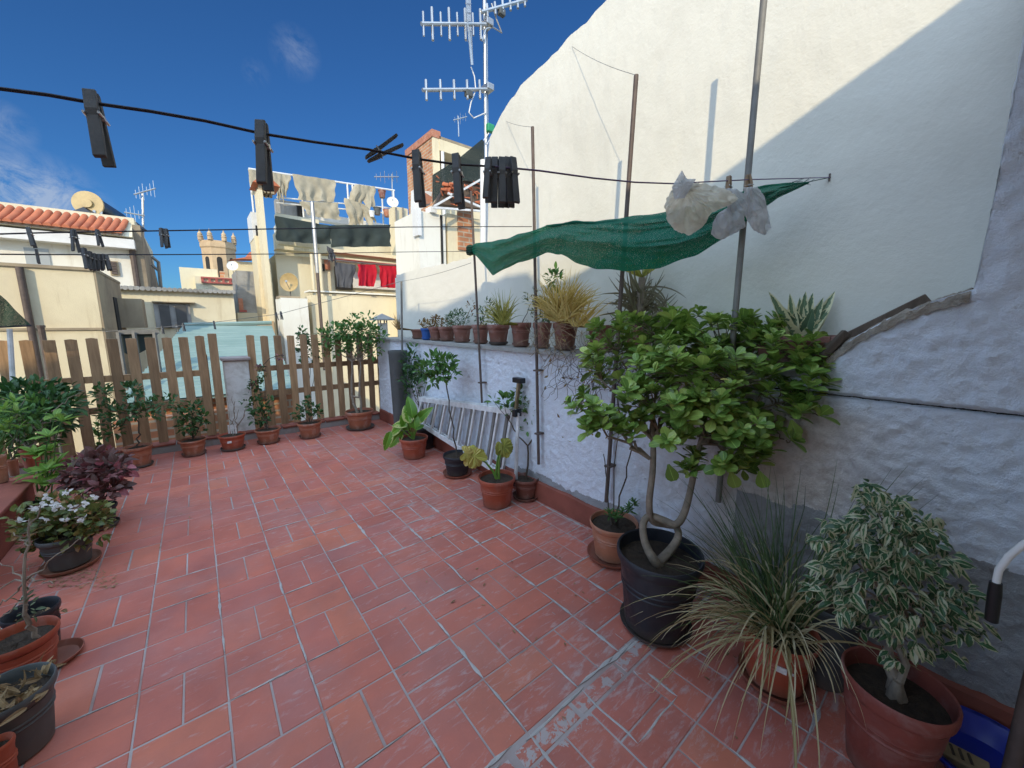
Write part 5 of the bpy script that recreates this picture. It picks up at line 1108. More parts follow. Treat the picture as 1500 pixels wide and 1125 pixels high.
# crown lobes: (px, py, radius px x, radius px y, depth, count, node)
lobes = [(905, 500, 50, 30, .35, 15, 0), (960, 480, 60, 26, .30, 17, 0), (1010, 470, 40, 24, .30, 10, 0), (1060, 500, 60, 34, .15, 20, 1), (1120, 480, 40, 26, .1, 12, 1), (1165, 515, 46, 30, -.05, 14, 1), (1190, 545, 26, 30, -.1, 8, 1),
         (1000, 530, 60, 34, .0, 18, 0), (935, 545, 46, 28, .12, 13, 0), (1080, 550, 56, 36, -.05, 18, 1), (1140, 580, 56, 34, -.05, 17, 1), (1185, 590, 30, 24, -.1, 7, 1), (960, 585, 50, 28, .0, 15, 0), (1030, 595, 54, 26, -.1, 16, 1), (1080, 620, 50, 26, -.1, 13, 1),
         (850, 585, 14, 22, .05, 5, 2), (870, 610, 26, 18, .0, 8, 2), (905, 620, 34, 20, .0, 9, 2), (985, 635, 30, 14, -.1, 6, 0), (1100, 655, 32, 16, -.1, 7, 1), (1075, 680, 22, 14, -.1, 5, 3), (1010, 675, 16, 14, -.05, 4, 3), (880, 540, 26, 30, .2, 8, 0), (1150, 640, 26, 16, -.05, 4, 1), (1035, 540, 70, 40, .25, 16, 1), (1100, 520, 60, 30, .2, 12, 1)]
nodes = [N1, N2, N3, N4]
for (x, y, rx, ry, dd, n, nd) in lobes:
    hub = Q(x, y+ry*.5, b0+dd+.05); twig(st, nodes[nd], hub, .009, .004, 7, .03)
    for k in range(int(n*1.4)):
        a = R(0, 6.28); q = math.sqrt(random.random()); p = Q(x+rx*q*math.cos(a), y+ry*q*math.sin(a), b0+dd+R(-.16, .16)); twig(st, hub, p, .0035, .0022, 4, .01)
        ax = (V((0, 0, 1))+Vn()*.55+(p-Q(1030, 620, b0))*.9).normalized(); L_ = R(.052, .086)
        rosette(lf, p, ax, random.choice((6, 7, 8, 9)), L_, L_*.70, 'ob', 1.0); 
        if random.random() < .6: rosette(lf, p-ax*.03, ax, 5, L_*1.05, L_*.6, 'ob', 1.4, .3)
for (x, y) in ((1090, 637), (1118, 700), (1120, 657), (1165, 625), (1076, 700), (985, 690)): a = Q(x-6, y-10, b0-.12); lf.leaf(a, Q(x, y+8, b0-.12)-a, -ray(x, y), .085, .06, 'ob', .1, .05, 6)
st.build('trunk', 'bark', t, True); lf.build('foliage', 'leaf_clusia', t)
mb = MB(); a = Q(1055, 556, b0-.25); mb.leaf(a, Q(1067, 556, b0-.25)-a, (0, -.3, 1), .045, .022, 'ov', .1); mb.build('yellow_leaf', 'leaf_yellow', t)
# ---- grass pot
t, s, r, dp = potted(1137, 916, 122, 1132, 996, 'red_clay', 'red clay pot with long arching green and straw dry blades', group=GR, saucer=1.25, smat='red_clay', rim=.10)
def blades(mb, c, n, ln, w_, dirs, r_=.06, droop=1.0, seg=11):
    for k in range(n):
        b_ = V(c)+V((R(-r_, r_), R(-r_, r_), 0)); d = V(dirs())+Vn()*.12; d.normalize(); l = ln*R(.6, 1.15); pts = [b_]; v_ = d.copy(); p = b_.copy(); dr = droop*R(.5, 1.5); sw = Vn()*R(.1, .7); sw.z = 0
        for i in range(seg):
            v_ = (v_+V((0, 0, -dr*(.02+.045*i/seg*3)))+sw*.05); v_.normalize(); p = p+v_*l/seg
            if p.z < .004: p.z = .004+R(0, .004); v_.z = abs(v_.z)*.05
            if p.x > 2.11: p.x = 2.11; v_.x = -abs(v_.x)*.2
            pts.append(p.copy())
        mb.ribbon(pts, w_*R(.7, 1.2), (V(b_)-V((0, 0, H))).cross(V((0, 0, 1))).normalized()*.5+V((0, 0, 1)) if random.random() < .5 else V((1, .3, .2)))
gb = MB(); tb = MB(); wb = MB()
blades(gb, s, 130, .62, .0055, lambda: (R(-.35, .5), R(-.1, .95), R(.8, 1.3)), .07, .55); blades(gb, s, 26, .74, .006, lambda: (R(.0, .35), R(-.75, -.2), R(1.1, 1.4)), .05, .35)
blades(gb, s, 34, .55, .005, lambda: (R(-.9, .1), R(.0, .9), R(.3, .8)), .06, 1.0)
blades(tb, s, 85, .46, .0085, lambda: (R(-1, .2), R(-.4, .9), R(.4, 1.0)), .07, 1.9); blades(tb, s, 55, .42, .010, lambda: (R(-.8, .5), R(-.8, .6), R(.6, 1.1)), .06, 2.4)
blades(wb, s, 26, .66, .007, lambda: (R(-1, -.4), R(-.2, .9), R(.2, .6)), .06, 1.7); blades(wb, s, 7, .62, .011, lambda: (R(-1, -.7), R(-.5, .0), R(.5, .8)), .05, 2.3); blades(wb, s, 8, .5, .011, lambda: (R(-.3, .3), R(-.5, .2), R(.7, 1)), .04, 3)
gb.build('green_blades', 'blade_green', t); tb.build('dry_blades', 'blade_tan', t); wb.build('long_dry_blades', 'blade_tan', t)
c = P(1152, 970, 'z', .17)
d_ = (c-V((0, 0, c.z))); nrm = (V((s.x, s.y, 0))-V((0, 0, 0))).normalized(); c = V((s.x, s.y, .165))-nrm*(r*.925)+V((.012, -.02, 0)); sd = nrm.cross(V((0, 0, 1)))
mb = MB(); mb.obox(c-nrm*.004+sd*.0, sd*.018, nrm*.002, V((0, 0, .012))); mb.obox(c-nrm*.002+sd*.038, sd*.008, nrm*.002, V((0, 0, .004))); mb.build('price_sticker', 'label_white', t)
# ---- grey cylinder
b_ = P(1210, 1012, 'z', 0); b_ = V((1.95, .27, 0)); c_ = P(1219, 880, 'z', .30)
t = thing('grey_planter', b_, 'plain grey cylindrical planter between the red pots', 'planter'); MB().lathe((b_.x, b_.y, 0), [(.001, .001), (.085, .001), (.088, .01), (.098, .33), (.103, .335), (.103, .35), (.094, .35), (.088, .30), (.001, .29)], 36).build('pot', 'grey_pot', t, True)
MB().lathe((b_.x, b_.y, 0), [(.001, .325), (.093, .322)], 24).build('soil', 'soil', t)
# ---- variegated ficus
t, s, r, dp = potted(1313, 997, 180, 1292, 1125, 'dull_clay', 'largest brown clay pot with cream edged variegated fig bush', group=GR, saucer=None, rim=.13, taper=.68, fill=.82)
for ch in t.children:
    if ch.name.startswith('pot'): ch.data.materials[0] = MATS['wine_clay']
st = MB(); lf = MB(); b0 = FW(s)
for k, (x, y) in enumerate(((1305, 860), (1315, 850), (1298, 870))): twig(st, s+V((R(-.02, .02), R(-.02, .02), 0)), Q(x, y, b0+.03), .013, .008, 7, .02)
st.tube([s, s+V((0, 0, .06))], [.024, .012], 10)
lobes = [(1272, 722, 12, 14, 12), (1284, 742, 22, 16, 20), (1320, 738, 16, 8, 8), (1250, 770, 38, 12, 24), (1215, 790, 20, 7, 10), (1300, 775, 34, 16, 30), (1345, 765, 24, 8, 14), (1352, 792, 30, 14, 26), (1262, 808, 36, 16, 30), (1310, 815, 44, 16, 36), (1232, 832, 28, 8, 16), (1290, 845, 34, 14, 26), (1345, 835, 30, 14, 24), (1392, 822, 22, 8, 10), (1238, 872, 30, 10, 20), (1258, 892, 26, 12, 18), (1308, 878, 30, 12, 20), (1362, 868, 40, 14, 30), (1412, 868, 26, 8, 14), (1395, 900, 34, 12, 20), (1330, 905, 32, 12, 18), (1425, 925, 20, 10, 9), (1372, 928, 24, 10, 12), (1290, 920, 24, 8, 10), (1338, 948, 20, 10, 12), (1300, 962, 14, 10, 8), (1390, 955, 12, 12, 6), (1200, 858, 12, 8, 6)]
for (x, y, rx, ry, n) in lobes:
    hub = Q(x, y, b0+R(-.02, .12)); twig(st, Q(1306+R(-8, 8), 880, b0+.03), hub, .005, .002, 6, .03)
    for k in range(n):
        a = R(0, 6.28); q = math.sqrt(random.random()); p = Q(x+rx*q*math.cos(a), y+ry*q*math.sin(a), b0+R(-.17, .14)); out = (p-Q(1308, 850, b0)); out.z *= .3
        for m_ in range(3): lf.leaf(p+Vn()*.016, out.normalized()*.8+V((0, 0, -.45))+Vn()*.85, (V((0, 0, 1))-ray(x, y)*.5+Vn()*.5).normalized(), R(.024, .042), R(.013, .021), 'ov', R(.0, 1.3), R(.0, .3))
st.build('trunk', 'bark', t, True); lf.build('foliage', 'leaf_ficus', t)
# ---- ledge pots
GL = 'small pots lined up on the wall ledge'; ZL = 1.286
def ledge(px, w_, h_, mat, label, x=2.34, saucer=1.2, **k):
    """px = centre of the pot base, w_ = rim width in px"""
    b_ = P(px, 500, 'x', x); dist = FW(V((x, b_.y, ZL))); r_ = w_/2*dist/563/1.02
    t = thing('potted_plant', (x, b_.y, ZL), label, 'potted plant', GL); zs = pot_parts(t, x, b_.y, ZL, r_, h_, mat, saucer=saucer, taper=.72, rim=.2, **k); return t, V((x, b_.y, zs)), r_, dist
def fluff(t, s, blobs, mat, ln, w_, shape='ov', stem='bark_dark', up=.4, name='foliage'):
    st = MB(); lf = MB()
    for (dx, dy, dz, rx, rz, n) in blobs:
        c = s+V((dx, dy, dz)); twig(st, s, c, .004, .0015, 4, .01); leafball(lf, c, (rx, rx, rz), n, ln, w_, shape, up)
    st.build('stem', stem, t, True); lf.build(name, mat, t)
t, s, r, dp = ledge(612, 19, .13, 'dull_clay', 'small brown pot with spiky rusty plant at the far end of the ledge', 2.38); bl = MB(); blades(bl, s, 46, .24, .010, lambda: (R(-.6, .4), R(-.5, 1.0), R(.5, 1.2)), .03, .3, 6); bl.build('spikes', 'leaf_rust', t)
t, s, r, dp = ledge(626, 19, .15, 'blue_pot', 'blue pot with orange tinged succulent', 2.33); fluff(t, s, [(0, 0, .06, .08, .05, 60), (0, .1, .08, .06, .04, 30)], 'leaf_rust', .04, .02)
t, s, r, dp = ledge(640, 24, .17, 'dull_clay', 'clay pot with brown green succulent, right of the blue pot', 2.33); fluff(t, s, [(0, 0, .07, .10, .06, 90), (-.02, -.06, .10, .06, .05, 40)], 'leaf_rust', .04, .02)
t, s, r, dp = ledge(655, 26, .17, 'dull_clay', 'clay pot with mound of dark heather, third from the blue pot', 2.36); fluff(t, s, [(0, 0, .05, .08, .05, 60)], 'leaf_rust', .035, .016)
t, s, r, dp = ledge(677, 29, .19, 'dull_clay', 'wide clay pot under a dense round dark bush', 2.33); fluff(t, s, [(-.02, .05, .10, .14, .10, 420), (0, .2, .08, .10, .08, 200)], 'leaf_dark', .035, .010, 'bl'); f2 = MB(); leafball(f2, s+V((.05, -.12, .22)), (.05, .05, .08), 30, .035, .018); f2.tube([s, s+V((.05, -.12, .22))], .003, 5); f2.build('pale_sprig', 'leaf_rust', t)
t, s, r, dp = ledge(704, 26, .20, 'dull_clay', 'clay pot with sparse dark sprigs just right of a pole', 2.33); fluff(t, s, [(0, -.05, .14, .06, .06, 30), (0, -.12, .2, .04, .08, 18), (.02, .02, .08, .06, .03, 20)], 'leaf_dark', .04, .016)
t, s, r, dp = ledge(730, 34, .20, 'dull_clay', 'widest clay pot on the ledge with low growth and dark saucer', 2.32, smat='dark_pot'); fluff(t, s, [(0, .1, .06, .06, .04, 24), (.02, -.05, .05, .05, .03, 16), (.0, .12, .2, .03, .05, 12)], 'leaf_grey', .04, .018)
c = s+V((-.115, -.02, -.04)); 
t, s, r, dp = ledge(763, 31, .22, 'dull_clay', 'ribbed clay pot with yellow green grass tuft beside the second pole', 2.32); bl = MB(); blades(bl, s, 130, .30, .010, lambda: (R(-.9, .5), R(-.7, 1.1), R(.4, 1.0)), .05, 1.1, 8); bl.build('blades', 'blade_lime', t); fluff(t, s, [(.05, -.1, .22, .08, .12, 60)], 'leaf_grey', .035, .012)
t, s, r, dp = ledge(794, 28, .22, 'dull_clay', 'clay pot with pale herb and tall leafy shoot', 2.32); fluff(t, s, [(0, 0, .12, .11, .09, 110), (0, -.1, .16, .09, .12, 80)], 'leaf_grey', .04, .016); f2 = MB(); leafball(f2, s+V((.02, -.12, .38)), (.08, .08, .08), 60, .055, .026); f2.tube([s, s+V((.02, -.12, .38))], .004, 5); f2.build('tall_shoot', 'leaf_mid', t)
t, s, r, dp = ledge(828, 38, .22, 'dull_clay', 'clay pot with large tuft of golden drooping grass', 2.30); bl = MB(); blades(bl, s+V((0, -.12, .02)), 330, .36, .0105, lambda: (R(-1, .4), R(-1, .9), R(.5, 1.2)), .09, 1.2, 8); bl.build('blades', 'blade_gold', t)
t2 = MB()
for k in range(70): a = s+V((R(-.25, -.1), R(-.35, .2), R(-.22, .05))); t2.tube([a, a+V((R(-.05, .05), R(-.1, .1), R(-.1, .1))), a+V((R(-.08, .03), R(-.2, .2), R(-.2, .05)))], .0015, 4)
t2.build('dry_stalks', 'drywood', t)
t, s, r, dp = ledge(880, 40, .2, 'dull_clay', 'clay pot mostly hidden by golden grass and the aloe', 2.36); bl = MB(); blades(bl, s, 60, .3, .009, lambda: (R(-1, .4), R(-1, .9), R(.5, 1.2)), .05, 1.0, 8); bl.build('blades', 'blade_gold', t)
# dry creeper hanging over the ledge
t = thing('dry_creeper', P(860, 520, 'x', 2.14), 'leafless reddish creeper trailing down the whitewashed wall', 'creeper'); st = MB(); lf = MB()
for k in range(90):
    a = P(R(815, 960), R(505, 560), 'x', 2.12); y0 = a.y; pts = [a]; d = V((0, R(-1, 1), R(-1, .2))).normalized()
    for i in range(8): d = (d+V((0, R(-.5, .5), R(-.5, .4)))).normalized(); a = a+d*.035; a.x = 2.115+R(-.02, .0); pts.append(a.copy())
    st.tube(pts, .0016, 4)
    if k % 3 == 0: lf.leaf(a, Vn(), Vn(), .03, .016, 'ov', .6)
st.build('stems', 'bark_dark', t, True); lf.build('dry_leaves', 'leaf_rust', t)
# aloe
t, s, r, dp = ledge(936, 44, .2, 'dull_clay', 'clay pot with tall shaggy candelabra aloe under the green net', 2.34); lf = MB(); st = MB(); top_ = s+V((0, 0, .34)); st.tube([s, s+V((0, .01, .15)), top_], [.03, .028, .022], 10)
for k in range(80): z_ = R(.0, .28); a = R(0, 6.28); d = V((math.cos(a), math.sin(a), R(-.1, .9))); pts = [s+V((0, 0, z_))]; v_ = d.normalized(); p = pts[0].copy()
for k in range(120):
    z_ = R(.0, .27); a = R(0, 6.28); v_ = V((math.cos(a), math.sin(a), R(-.1, .8))).normalized(); p = s+V((0, 0, z_)); pts = [p.copy()]; cu = R(-.42, .34); l = R(.18, .32)
    for i in range(8): v_ = (v_+V((0, 0, cu))).normalized(); p = p+v_*l/8; p.x = min(p.x, 2.5); pts.append(p.copy())
    lf.ribbon(pts, R(.012, .02), V((math.sin(a), -math.cos(a), .4)))
g2 = MB()
for k in range(16):
    a = k*2.4; v_ = V((math.cos(a)*.8, math.sin(a)*.8, R(.5, 1.3))).normalized(); p = top_.copy(); pts = [p.copy()]
    for i in range(8): v_ = (v_+V((0, 0, -.05))).normalized(); p = p+v_*.03; p.x = min(p.x, 2.5); pts.append(p.copy())
    g2.ribbon(pts, .024, V((math.sin(a), -math.cos(a), .3)))
st.build('trunk', 'bark', t, True); lf.build('dry_leaves', 'leaf_aloe', t); g2.build('green_crown', 'blade_lime', t)
# agave in a trough
c = P(1172, 492, 'x', 2.32); t = thing('agave_trough', (2.32, c.y, ZL), 'terracotta trough with cream striped agave above the sloping wall end', 'potted plant')
cy_ = c.y; mb = MB(); hw = .155; mb.add([(2.22, cy_-hw*.85, ZL), (2.44, cy_-hw*.85, ZL), (2.44, cy_+hw*.85, ZL), (2.22, cy_+hw*.85, ZL), (2.20, cy_-hw, ZL+.13), (2.46, cy_-hw, ZL+.13), (2.46, cy_+hw, ZL+.13), (2.20, cy_+hw, ZL+.13)], [(0, 3, 2, 1), (0, 1, 5, 4), (1, 2, 6, 5), (2, 3, 7, 6), (3, 0, 4, 7), (4, 5, 6, 7)])
mb.build('trough', 'dull_clay', t, bevel=.008); mb = MB(); mb.box((2.185, cy_-hw-.015, ZL+.125), (2.475, cy_-hw+.008, ZL+.155)); mb.box((2.185, cy_+hw-.008, ZL+.125), (2.475, cy_+hw+.015, ZL+.155)); mb.box((2.185, cy_-hw+.0085, ZL+.125), (2.208, cy_+hw-.0085, ZL+.155)); mb.box((2.452, cy_-hw+.0085, ZL+.125), (2.475, cy_+hw-.0085, ZL+.155)); mb.build('trough_rim', 'dull_clay', t, bevel=.004)
MB().box((2.209, cy_-hw+.009, ZL+.131), (2.451, cy_+hw-.009, ZL+.14)).build('soil', 'soil', t)
lf = MB(); s = V((2.32, cy_, ZL+.13))
for (x, y, w_) in ((1128, 430, .055), (1223, 428, .055), (1158, 434, .045), (1172, 438, .05), (1180, 430, .05), (1135, 465, .05), (1145, 450, .06), (1215, 450, .05), (1205, 440, .05), (1190, 432, .05), (1150, 470, .06), (1165, 455, .065), (1190, 455, .065), (1205, 468, .05), (1132, 478, .045), (1180, 470, .06)):
    b_ = Q(x, y, FW(s)-R(.0, .10)); a = s+V((R(-.04, .04), (b_.y-s.y)*.18, 0)); lf.leaf(a, b_-a, (V((-1, -.3, .5))+Vn()*.3), (b_-a).length*1.05, w_, 'ag', R(-.12, .05), .28, 8)
lf.build('agave_leaves', 'leaf_agave', t)
# planks against the sloping end
t = thing('old_planks', P(1230, 510, 'x', 2.3), 'two weathered brown planks lying up the sloping wall end', 'plank', None)
MB().beam(P(1212, 510, 'x', 2.20), P(1362, 438, 'x', 2.22), .03, .05).build('long_plank', 'wood_old', t, bevel=.004)
MB().beam(P(1205, 522, 'x', 2.12), P(1240, 486, 'x', 2.16), .03, .03).build('short_plank', 'wood_old', t, bevel=.004)
# ---- ladder lying on its side against the wall
ld = thing('ladder', (2.08, 3.4, 0), 'old white aluminium ladder lying on its side against the wall', 'ladder')
ta = P(612, 584, 'x', 2.06); tb_ = P(757, 604, 'x', 2.06); ba = P(645, 648, 'x', 2.10); bb = P(738, 676, 'x', 2.02)
y0 = ta.y; y1 = tb_.y; zt0 = ta.z; zt1 = tb_.z
def lz(u, top_): return (zt0+(zt1-zt0)*u) if top_ else .30-.17*u
for off, dy in ((0, 0), (.045, .05)):
    for top_ in (1, 0):
        a = V((2.02+off+(.03 if top_ else 0), y0+dy, lz(0, top_))); b_ = V((2.02+off+(.03 if top_ else 0), y1+dy, lz(1, top_))); MB().beam(a, b_, .018, .055).build('side_rail', 'ladder_white', ld, bevel=.003)
n = 10
for k in range(n):
    u = (k+.5)/n; y = y0+(y1-y0)*u; MB().beam((2.02, y+.06, lz(u, 0)+.02), (2.05, y-.04, lz(u, 1)-.02), .026, .026, (1, 0, 0)).build('rung', 'ladder_white', ld, bevel=.003)
for k in range(1, n):
    u = k/n; y = y0+(y1-y0)*u; MB().beam((2.075, y+.08, lz(u, 0)+.02), (2.10, y-.02, lz(u, 1)-.02), .02, .03).build('brace', 'pole_grey', ld, bevel=.003)
for z_ in (lz(1, 1), lz(1, 0)):
    for o_ in (0, .045): MB().box((2.01+o_, y1-.035, z_-.03), (2.04+o_, y1+.005, z_+.03)).build('end_foot', 'black_plastic', ld, bevel=.004)
MB().beam((2.03, y1-.02, .12), (2.06, y1-.02, zt1), .03, .02, (1, 0, 0)).build('end_bar', 'ladder_white', ld, bevel=.003)
t = thing('scrubbing_brush', P(757, 600, 'x', 2.08), 'dark headed brush with pale handle standing behind the ladder', 'brush')
a = P(760, 557, 'x', 2.09); MB().box((a.x-.03, a.y-.055, a.z-.022), (a.x+.03, a.y+.055, a.z+.022)).build('head', 'black_plastic', t, bevel=.006); MB().beam(a-V((0, 0, .02)), P(756, 600, 'x', 2.08), .05, .02).build('handle', 'drywood', t, bevel=.005)
# tall black container and white slab at the far corner
c = V((2.01, 4.80, 0)); t = thing('tall_black_container', c, 'tall black tapering container in the far right corner', 'container')
MB().lathe((2.01, 4.80, 0), [(.001, .001), (.085, .001), (.085, .02), (.115, 1.10), (.122, 1.12), (.12, 1.15), (.11, 1.15), (.10, 1.0), (.001, .98)], 32).build('body', 'grey_pot', t, True)
t = thing('stone_slab', P(577, 600, 'y', 5.7), 'narrow pale slab leaning beside the vent post', 'slab'); a = P(574, 603, 'y', 5.85); mb = MB(); mb.prism([(a.x-.02, 5.84, .001), (a.x+.11, 5.84, .001), (a.x+.06, 5.90, .74), (a.x+.0, 5.90, .76)], (0, .04, 0)); mb.build('body', 'post_white', t, bevel=.006)
# ---- left side plants
GS = 'pots along the left side'
t, s, r, dp = potted(95, 781, 87, 105, 829, 'dark_pot', 'black pot with pale green bushy begonia in white bloom', group=GS, saucer=1.5, smat='terracotta')
for ch in t.children:
    if ch.name.startswith('pot'): ch.data.materials[0] = MATS['grey_pot']
lf = MB(); st = MB(); fl_ = MB()
for (x, y, rx, n) in ((60, 765, .12, 120), (95, 755, .14, 170), (125, 765, .11, 110), (80, 790, .12, 110), (45, 785, .08, 50), (110, 785, .11, 80), (140, 755, .08, 60), (75, 740, .09, 60), (30, 760, .06, 24), (145, 780, .05, 20), (105, 735, .06, 26)):
    c = Q(x, y, dp+R(-.05, .05)); twig(st, s, c, .005, .002); leafball(lf, c, (rx, .11, .07), n, .042, .032, 'he')
for (x, y) in ((62, 740), (80, 738), (78, 746), (97, 722), (108, 743), (123, 738), (120, 760), (92, 742), (50, 744), (70, 728), (30, 762), (140, 728), (92, 763), (66, 760)):
    fl_ = MB()
    for k in range(7): fl_.leaf(Q(x+R(-4, 4), y+R(-3, 3), dp-.12+R(-.03, .02)), Vn(), Vn(), .022, .018, 'he', .2)
    fl_.build('flower_cluster', 'flower_white', t)
st.build('stem', 'bark_dark', t, True); lf.build('foliage', 'leaf_begonia', t)
t, s, r, dp = potted(150, 740, 56, 150, 772, 'dark_pot', 'dark pot under a mound of maroon coleus with pink tips', group=GS, saucer=1.35, smat='grey_pot')
lf = MB(); st = MB()
for (x, y, rx, n) in ((148, 692, .14, 130), (125, 685, .12, 90), (166, 684, .10, 70), (135, 708, .13, 110), (160, 706, .10, 70), (114, 702, .09, 50), (148, 722, .11, 60), (176, 692, .06, 24), (150, 672, .07, 24)):
    c = Q(x, y, dp+R(-.08, .08)); twig(st, s, c, .005, .002); leafball(lf, c, (rx, .15, .09), n, .06, .04, 'he')
st.build('stem', 'bark_dark', t, True); lf.build('foliage', 'leaf_coleus', t)
t, s, r, dp = potted(60, 735, 48, 62, 765, 'dark_pot', 'black pot with upright lime green leafy shoots', group=GS, saucer=None)
lf = MB(); st = MB()
for (x, y, n) in ((70, 690, 10), (60, 668, 9), (82, 700, 8), (50, 665, 7), (75, 660, 8), (92, 690, 6), (62, 710, 9), (84, 680, 7), (50, 695, 6), (72, 640, 7), (90, 618, 6), (80, 612, 6)):
    c = Q(x, y, dp+R(-.1, .1)); twig(st, s, c, .006, .003, 5, .02); rosette(lf, c, (R(-.3, .3), R(-.3, .3), 1), n, .13, .055, 'ov', 1.1, .3)
st.build('stem', 'leaf_mid', t, True); lf.build('foliage', 'leaf_bright', t)
t, s, r, dp = potted(50, 890, 90, 58, 951, 'dark_pot', 'black empty pot with bits of dry leaf', 'flower pot', GS, saucer=None, name='flower_pot', fill=.7)
d_ = MB()
for k in range(26): d_.leaf(s+V((R(-.1, .1), R(-.1, .1), .01)), Vn(), (0, 0, 1), .04, .02, 'ov', .5)
d_.build('dry_leaves', 'leaf_dry', t)
t, s, r, dp = potted(15, 935, 130, 40, 995, 'red_clay', 'clay pot with a grey bare spiny shrub', group=GS, saucer=None, fill=.8)
st = MB(); lf = MB(); k1 = Q(40, 900, dp); twig(st, s+V((.05, 0, 0)), Q(36, 900, dp), .010, .008, 6, .01); twig(st, Q(36, 900, dp), Q(43, 760, dp), .007, .003, 8, .012)
for (a, b_) in (((38, 850), (0, 825)), ((38, 850), (115, 790)), ((40, 850), (-20, 862)), ((40, 845), (78, 855)), ((42, 800), (20, 780)), ((38, 880), (0, 905)), ((44, 770), (60, 740)), ((38, 850), (-15, 900))): twig(st, Q(*a, dp), Q(*b_, dp), .004, .0015, 6, .015)
for k in range(40): y = R(745, 900); a = Q(42, y, dp); st.tube([a, a+V((R(-1, 1), R(-.4, .4), R(-.2, .3))).normalized()*.03], [.0012, .0004], 4)
leafball(lf, Q(36, 890, dp), (.03, .03, .08), 20, .025, .012); lf.build('small_leaves', 'leaf_grey', t); st.build('bare_branches', 'bark', t, True)
t, s, r, dp = potted(20, 1005, 168, 25, 1100, 'grey_pot', 'grey pot with pale rim and withered brown shoots', group=GS, saucer=None, fill=.8)
d_ = MB()
for k in range(70): a = s+V((R(-.1, .1), R(-.1, .1), .0)); d_.leaf(a+V((0, 0, .02)), Vn()+V((0, 0, .9)), Vn(), R(.03, .06), .018, 'ov', .8, .3)
d_.build('withered_leaves', 'leaf_dry', t)
t, s, r, dp = potted(0, 1085, 55, 10, 1150, 'red_clay', 'clay pot cut off at the lower left corner', 'flower pot', GS, saucer=None, name='flower_pot')
t, s, r, dp = potted(75, 962, 46, 75, 966, 'terracotta', 'flat clay saucer between the black and grey pots', 'saucer', GS, saucer=None, name='plant_saucer') if False else (None,)*4
c = P(78, 968, 'z', 0); o = MB().lathe(c, [(.001, .001), (.075, .001), (.095, .03), (.099, .03), (.099, .026), (.085, .008), (.001, .008)], 32).build('plant_saucer', 'red_clay', None, True, loc=c); tag(o, 'empty clay saucer behind the grey pot at lower left', 'saucer', GS)
# pots on the bench
GB = 'pots on the left bench'; zb = .3005
t, s, r, dp = potted(2, 667, 30, 3, 707, 'orange_clay', 'pale clay pot nearest on the bench with thin green shoots', group=GB, saucer=None, z=zb)
lf = MB(); st = MB()
for (x, y, n, ln) in ((8, 600, 8, .11), (20, 590, 8, .11), (25, 605, 7, .1), (15, 620, 8, .1), (5, 630, 8, .1), (28, 628, 6, .09), (-5, 610, 8, .1)):
    c = Q(x, y, dp+R(-.1, .05)); twig(st, s, c, .004, .002, 5, .02); rosette(lf, c, (R(-.4, .4), R(-.4, .4), 1), n, ln, .032, 'ov', .9, .3)
st.build('stem', 'leaf_mid', t, True); lf.build('foliage', 'leaf_bright', t)
t, s, r, dp = potted(22, 672, 20, 22, 697, 'terracotta', 'narrow clay pot second on the bench', group=GB, saucer=None, z=zb)
lf = MB(); st = MB()
for (x, y, rx, n) in ((20, 650, .14, 80), (30, 625, .16, 110), (12, 615, .16, 90), (35, 605, .14, 80)):
    c = Q(x, y, dp+R(0, .15)); twig(st, s, c, .004, .002); leafball(lf, c, (rx, .12, .12), n, .07, .022)
st.build('stem', 'bark_dark', t, True); lf.build('foliage', 'leaf_mid', t)
t, s, r, dp = potted(50, 655, 36, 50, 686, 'red_clay', 'large red clay pot at the bench end with a dark wide bush', group=GB, saucer=None, z=zb)
lf = MB(); st = MB()
for (x, y, rx, n) in ((15, 585, .26, 260), (45, 580, .28, 300), (70, 595, .22, 220), (30, 610, .28, 260), (60, 620, .22, 200), (88, 590, .12, 70), (10, 630, .2, 130), (80, 612, .14, 90), (50, 640, .18, 120), (-20, 600, .25, 180)):
    c = Q(x, y, dp+.25+R(-.1, .2)); twig(st, s, c, .008, .003); leafball(lf, c, (rx, .2, .14), n, .07, .030)
for k in range(10): a = Q(R(0, 80), R(600, 640), dp-.05); twig(st, a, a+V((R(-.2, .2), 0, R(.1, .3))), .004, .002)
st.build('stem', 'bark', t, True); lf.build('foliage', 'leaf_dark', t)
t = thing('potted_plant', P(145, 650, 'z', .1), 'slender pale sapling rising behind the coleus before the fence', 'potted plant', GS); b_ = P(148, 676, 'z', 0); t.location = b_; ORG[t] = b_.copy(); dp = FW(b_)
zs = pot_parts(t, b_.x, b_.y, 0, .11, .16, 'terracotta', saucer=None); st = MB(); lf = MB(); s = V((b_.x, b_.y, zs)); twig(st, s, Q(144, 615, dp), .006, .004, 5, .01)
for (x, y, n) in ((143, 625, 7), (146, 640, 7), (148, 655, 6), (138, 632, 5)): rosette(lf, Q(x, y, dp), (R(-.3, .3), R(-.3, .3), 1), n, .11, .05, 'ov', .9, .2)
st.build('stem', 'bark_dark', t, True); lf.build('foliage', 'leaf_mid', t)
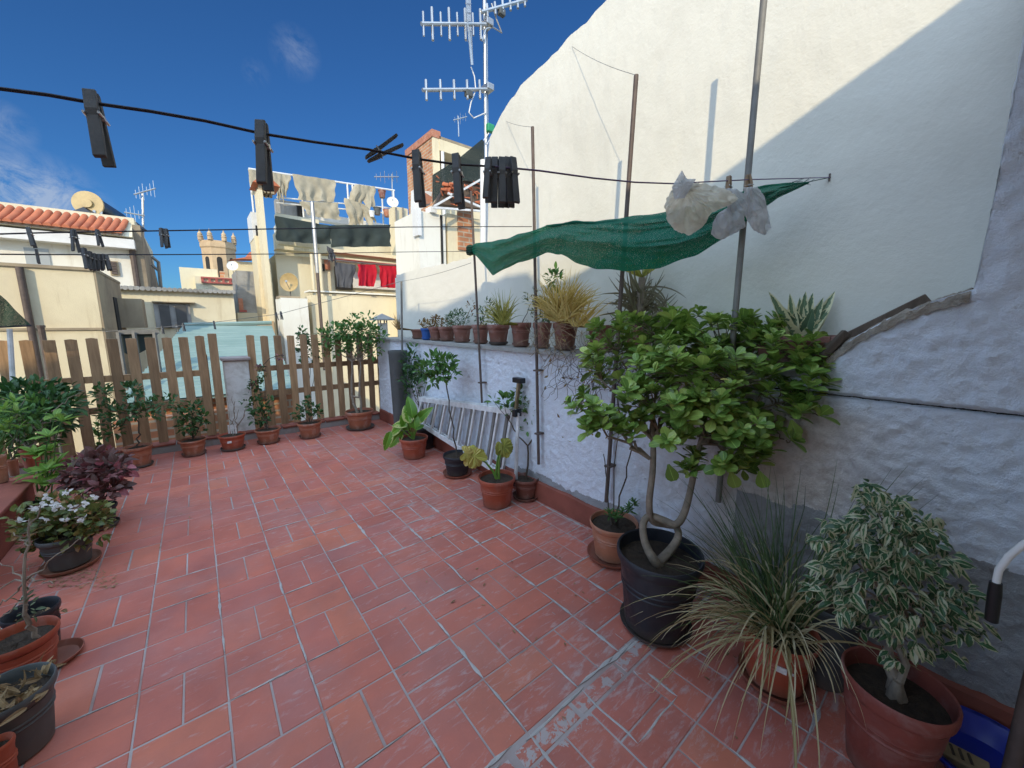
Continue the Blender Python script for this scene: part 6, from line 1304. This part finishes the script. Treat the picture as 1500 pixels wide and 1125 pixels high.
# debris on the floor and fallen blossoms
mb = MB()
for k in range(160): p = P(R(70, 170), R(835, 862), 'z', 0); mb.leaf((p.x, p.y, .006), V((R(-1, 1), R(-1, 1), .1)), (0, 0, 1), R(.008, .02), .008, 'ov', .2)
o = mb.build('fallen_leaves', 'leaf_dry'); tag(o, kind='stuff')
mb = MB()
for k in range(90):
    p = V((R(.9, 2.05), R(.2, 2.3), .004)) if k % 3 else V((R(-.9, 1.8), R(3.2, 5.6), .004)); a = R(0, 6.28); mb.leaf(p, (math.cos(a), math.sin(a), R(0, .25)), (0, 0, 1), R(.008, .03), R(.004, .012), 'ov', R(-.3, .3))
o = mb.build('leaf_litter', 'leaf_dry'); tag(o, kind='stuff')
# ---- lower right corner
c = V((1.98, -.20, 0)); c = P(1432, 1098, 'z', .02); t = thing('blue_basin', (c.x, c.y, 0), 'blue plastic basin in the lower right corner', 'basin')
MB().lathe((1.93, -.17, 0), [(.001, .002), (.12, .002), (.16, .07), (.175, .075), (.176, .069), (.165, .066), (.14, .03), (.125, .008), (.001, .006)], 44).build('bowl', 'blue_plastic', t, True)
MB().lathe((1.93, -.17, 0), [(.166, .072), (.178, .076), (.182, .070), (.178, .066)], 44).build('rolled_rim', 'blue_plastic', t, True)
a = P(1375, 1095, 'z', .03); b2 = P(1450, 1135, 'z', .03); t = thing('wood_offcut', a, 'pale wooden offcut with routed marks by the blue basin', 'wood offcut')
MB().beam(V((a.x, a.y, .03)), V((b2.x, b2.y, .03)), .07, .035).build('plank', 'drywood', t, bevel=.004); mb = MB()
for k in range(3): q = a.lerp(b2, .3+.18*k); mb.tube([(q.x-.02, q.y, .0482), (q.x+.02, q.y+.01, .0482)], .004, 6)
o = mb.build('groove_marks', 'bark_dark', t); o['kind'] = 'stuff'
t = thing('dark_post', P(1490, 1090, 'z', 0), 'dark metal post at the right edge near the basin', 'post'); a = P(1484, 1120, 'x', 1.75); a.z = 0; MB().tube([(a.x, a.y, .001), (a.x+.02, a.y, .62)], .018, 10).build('shaft', 'pole_rust', t, True); MB().lathe((a.x, a.y, 0), [(.001, .001), (.05, .001), (.05, .012), (.02, .016)], 20).build('foot_plate', 'pole_rust', t, True)
t = thing('mop_handle', P(1455, 900, 'x', 1.75), 'white bent tube with black grip entering at the right edge', 'handle'); X_ = 1.55
MB().tube([P(1560, 760, 'x', X_), P(1500, 797, 'x', X_), P(1478, 815, 'x', X_), P(1463, 835, 'x', X_), P(1458, 860, 'x', X_)], .0075, 12).build('tube', 'white_paint', t, True)
MB().tube([P(1459, 853, 'x', X_), P(1457, 870, 'x', X_), P(1452, 909, 'x', X_), P(1451, 911, 'x', X_)], [.0115, .013, .0125, .006], 14).build('grip', 'black_plastic', t, True)
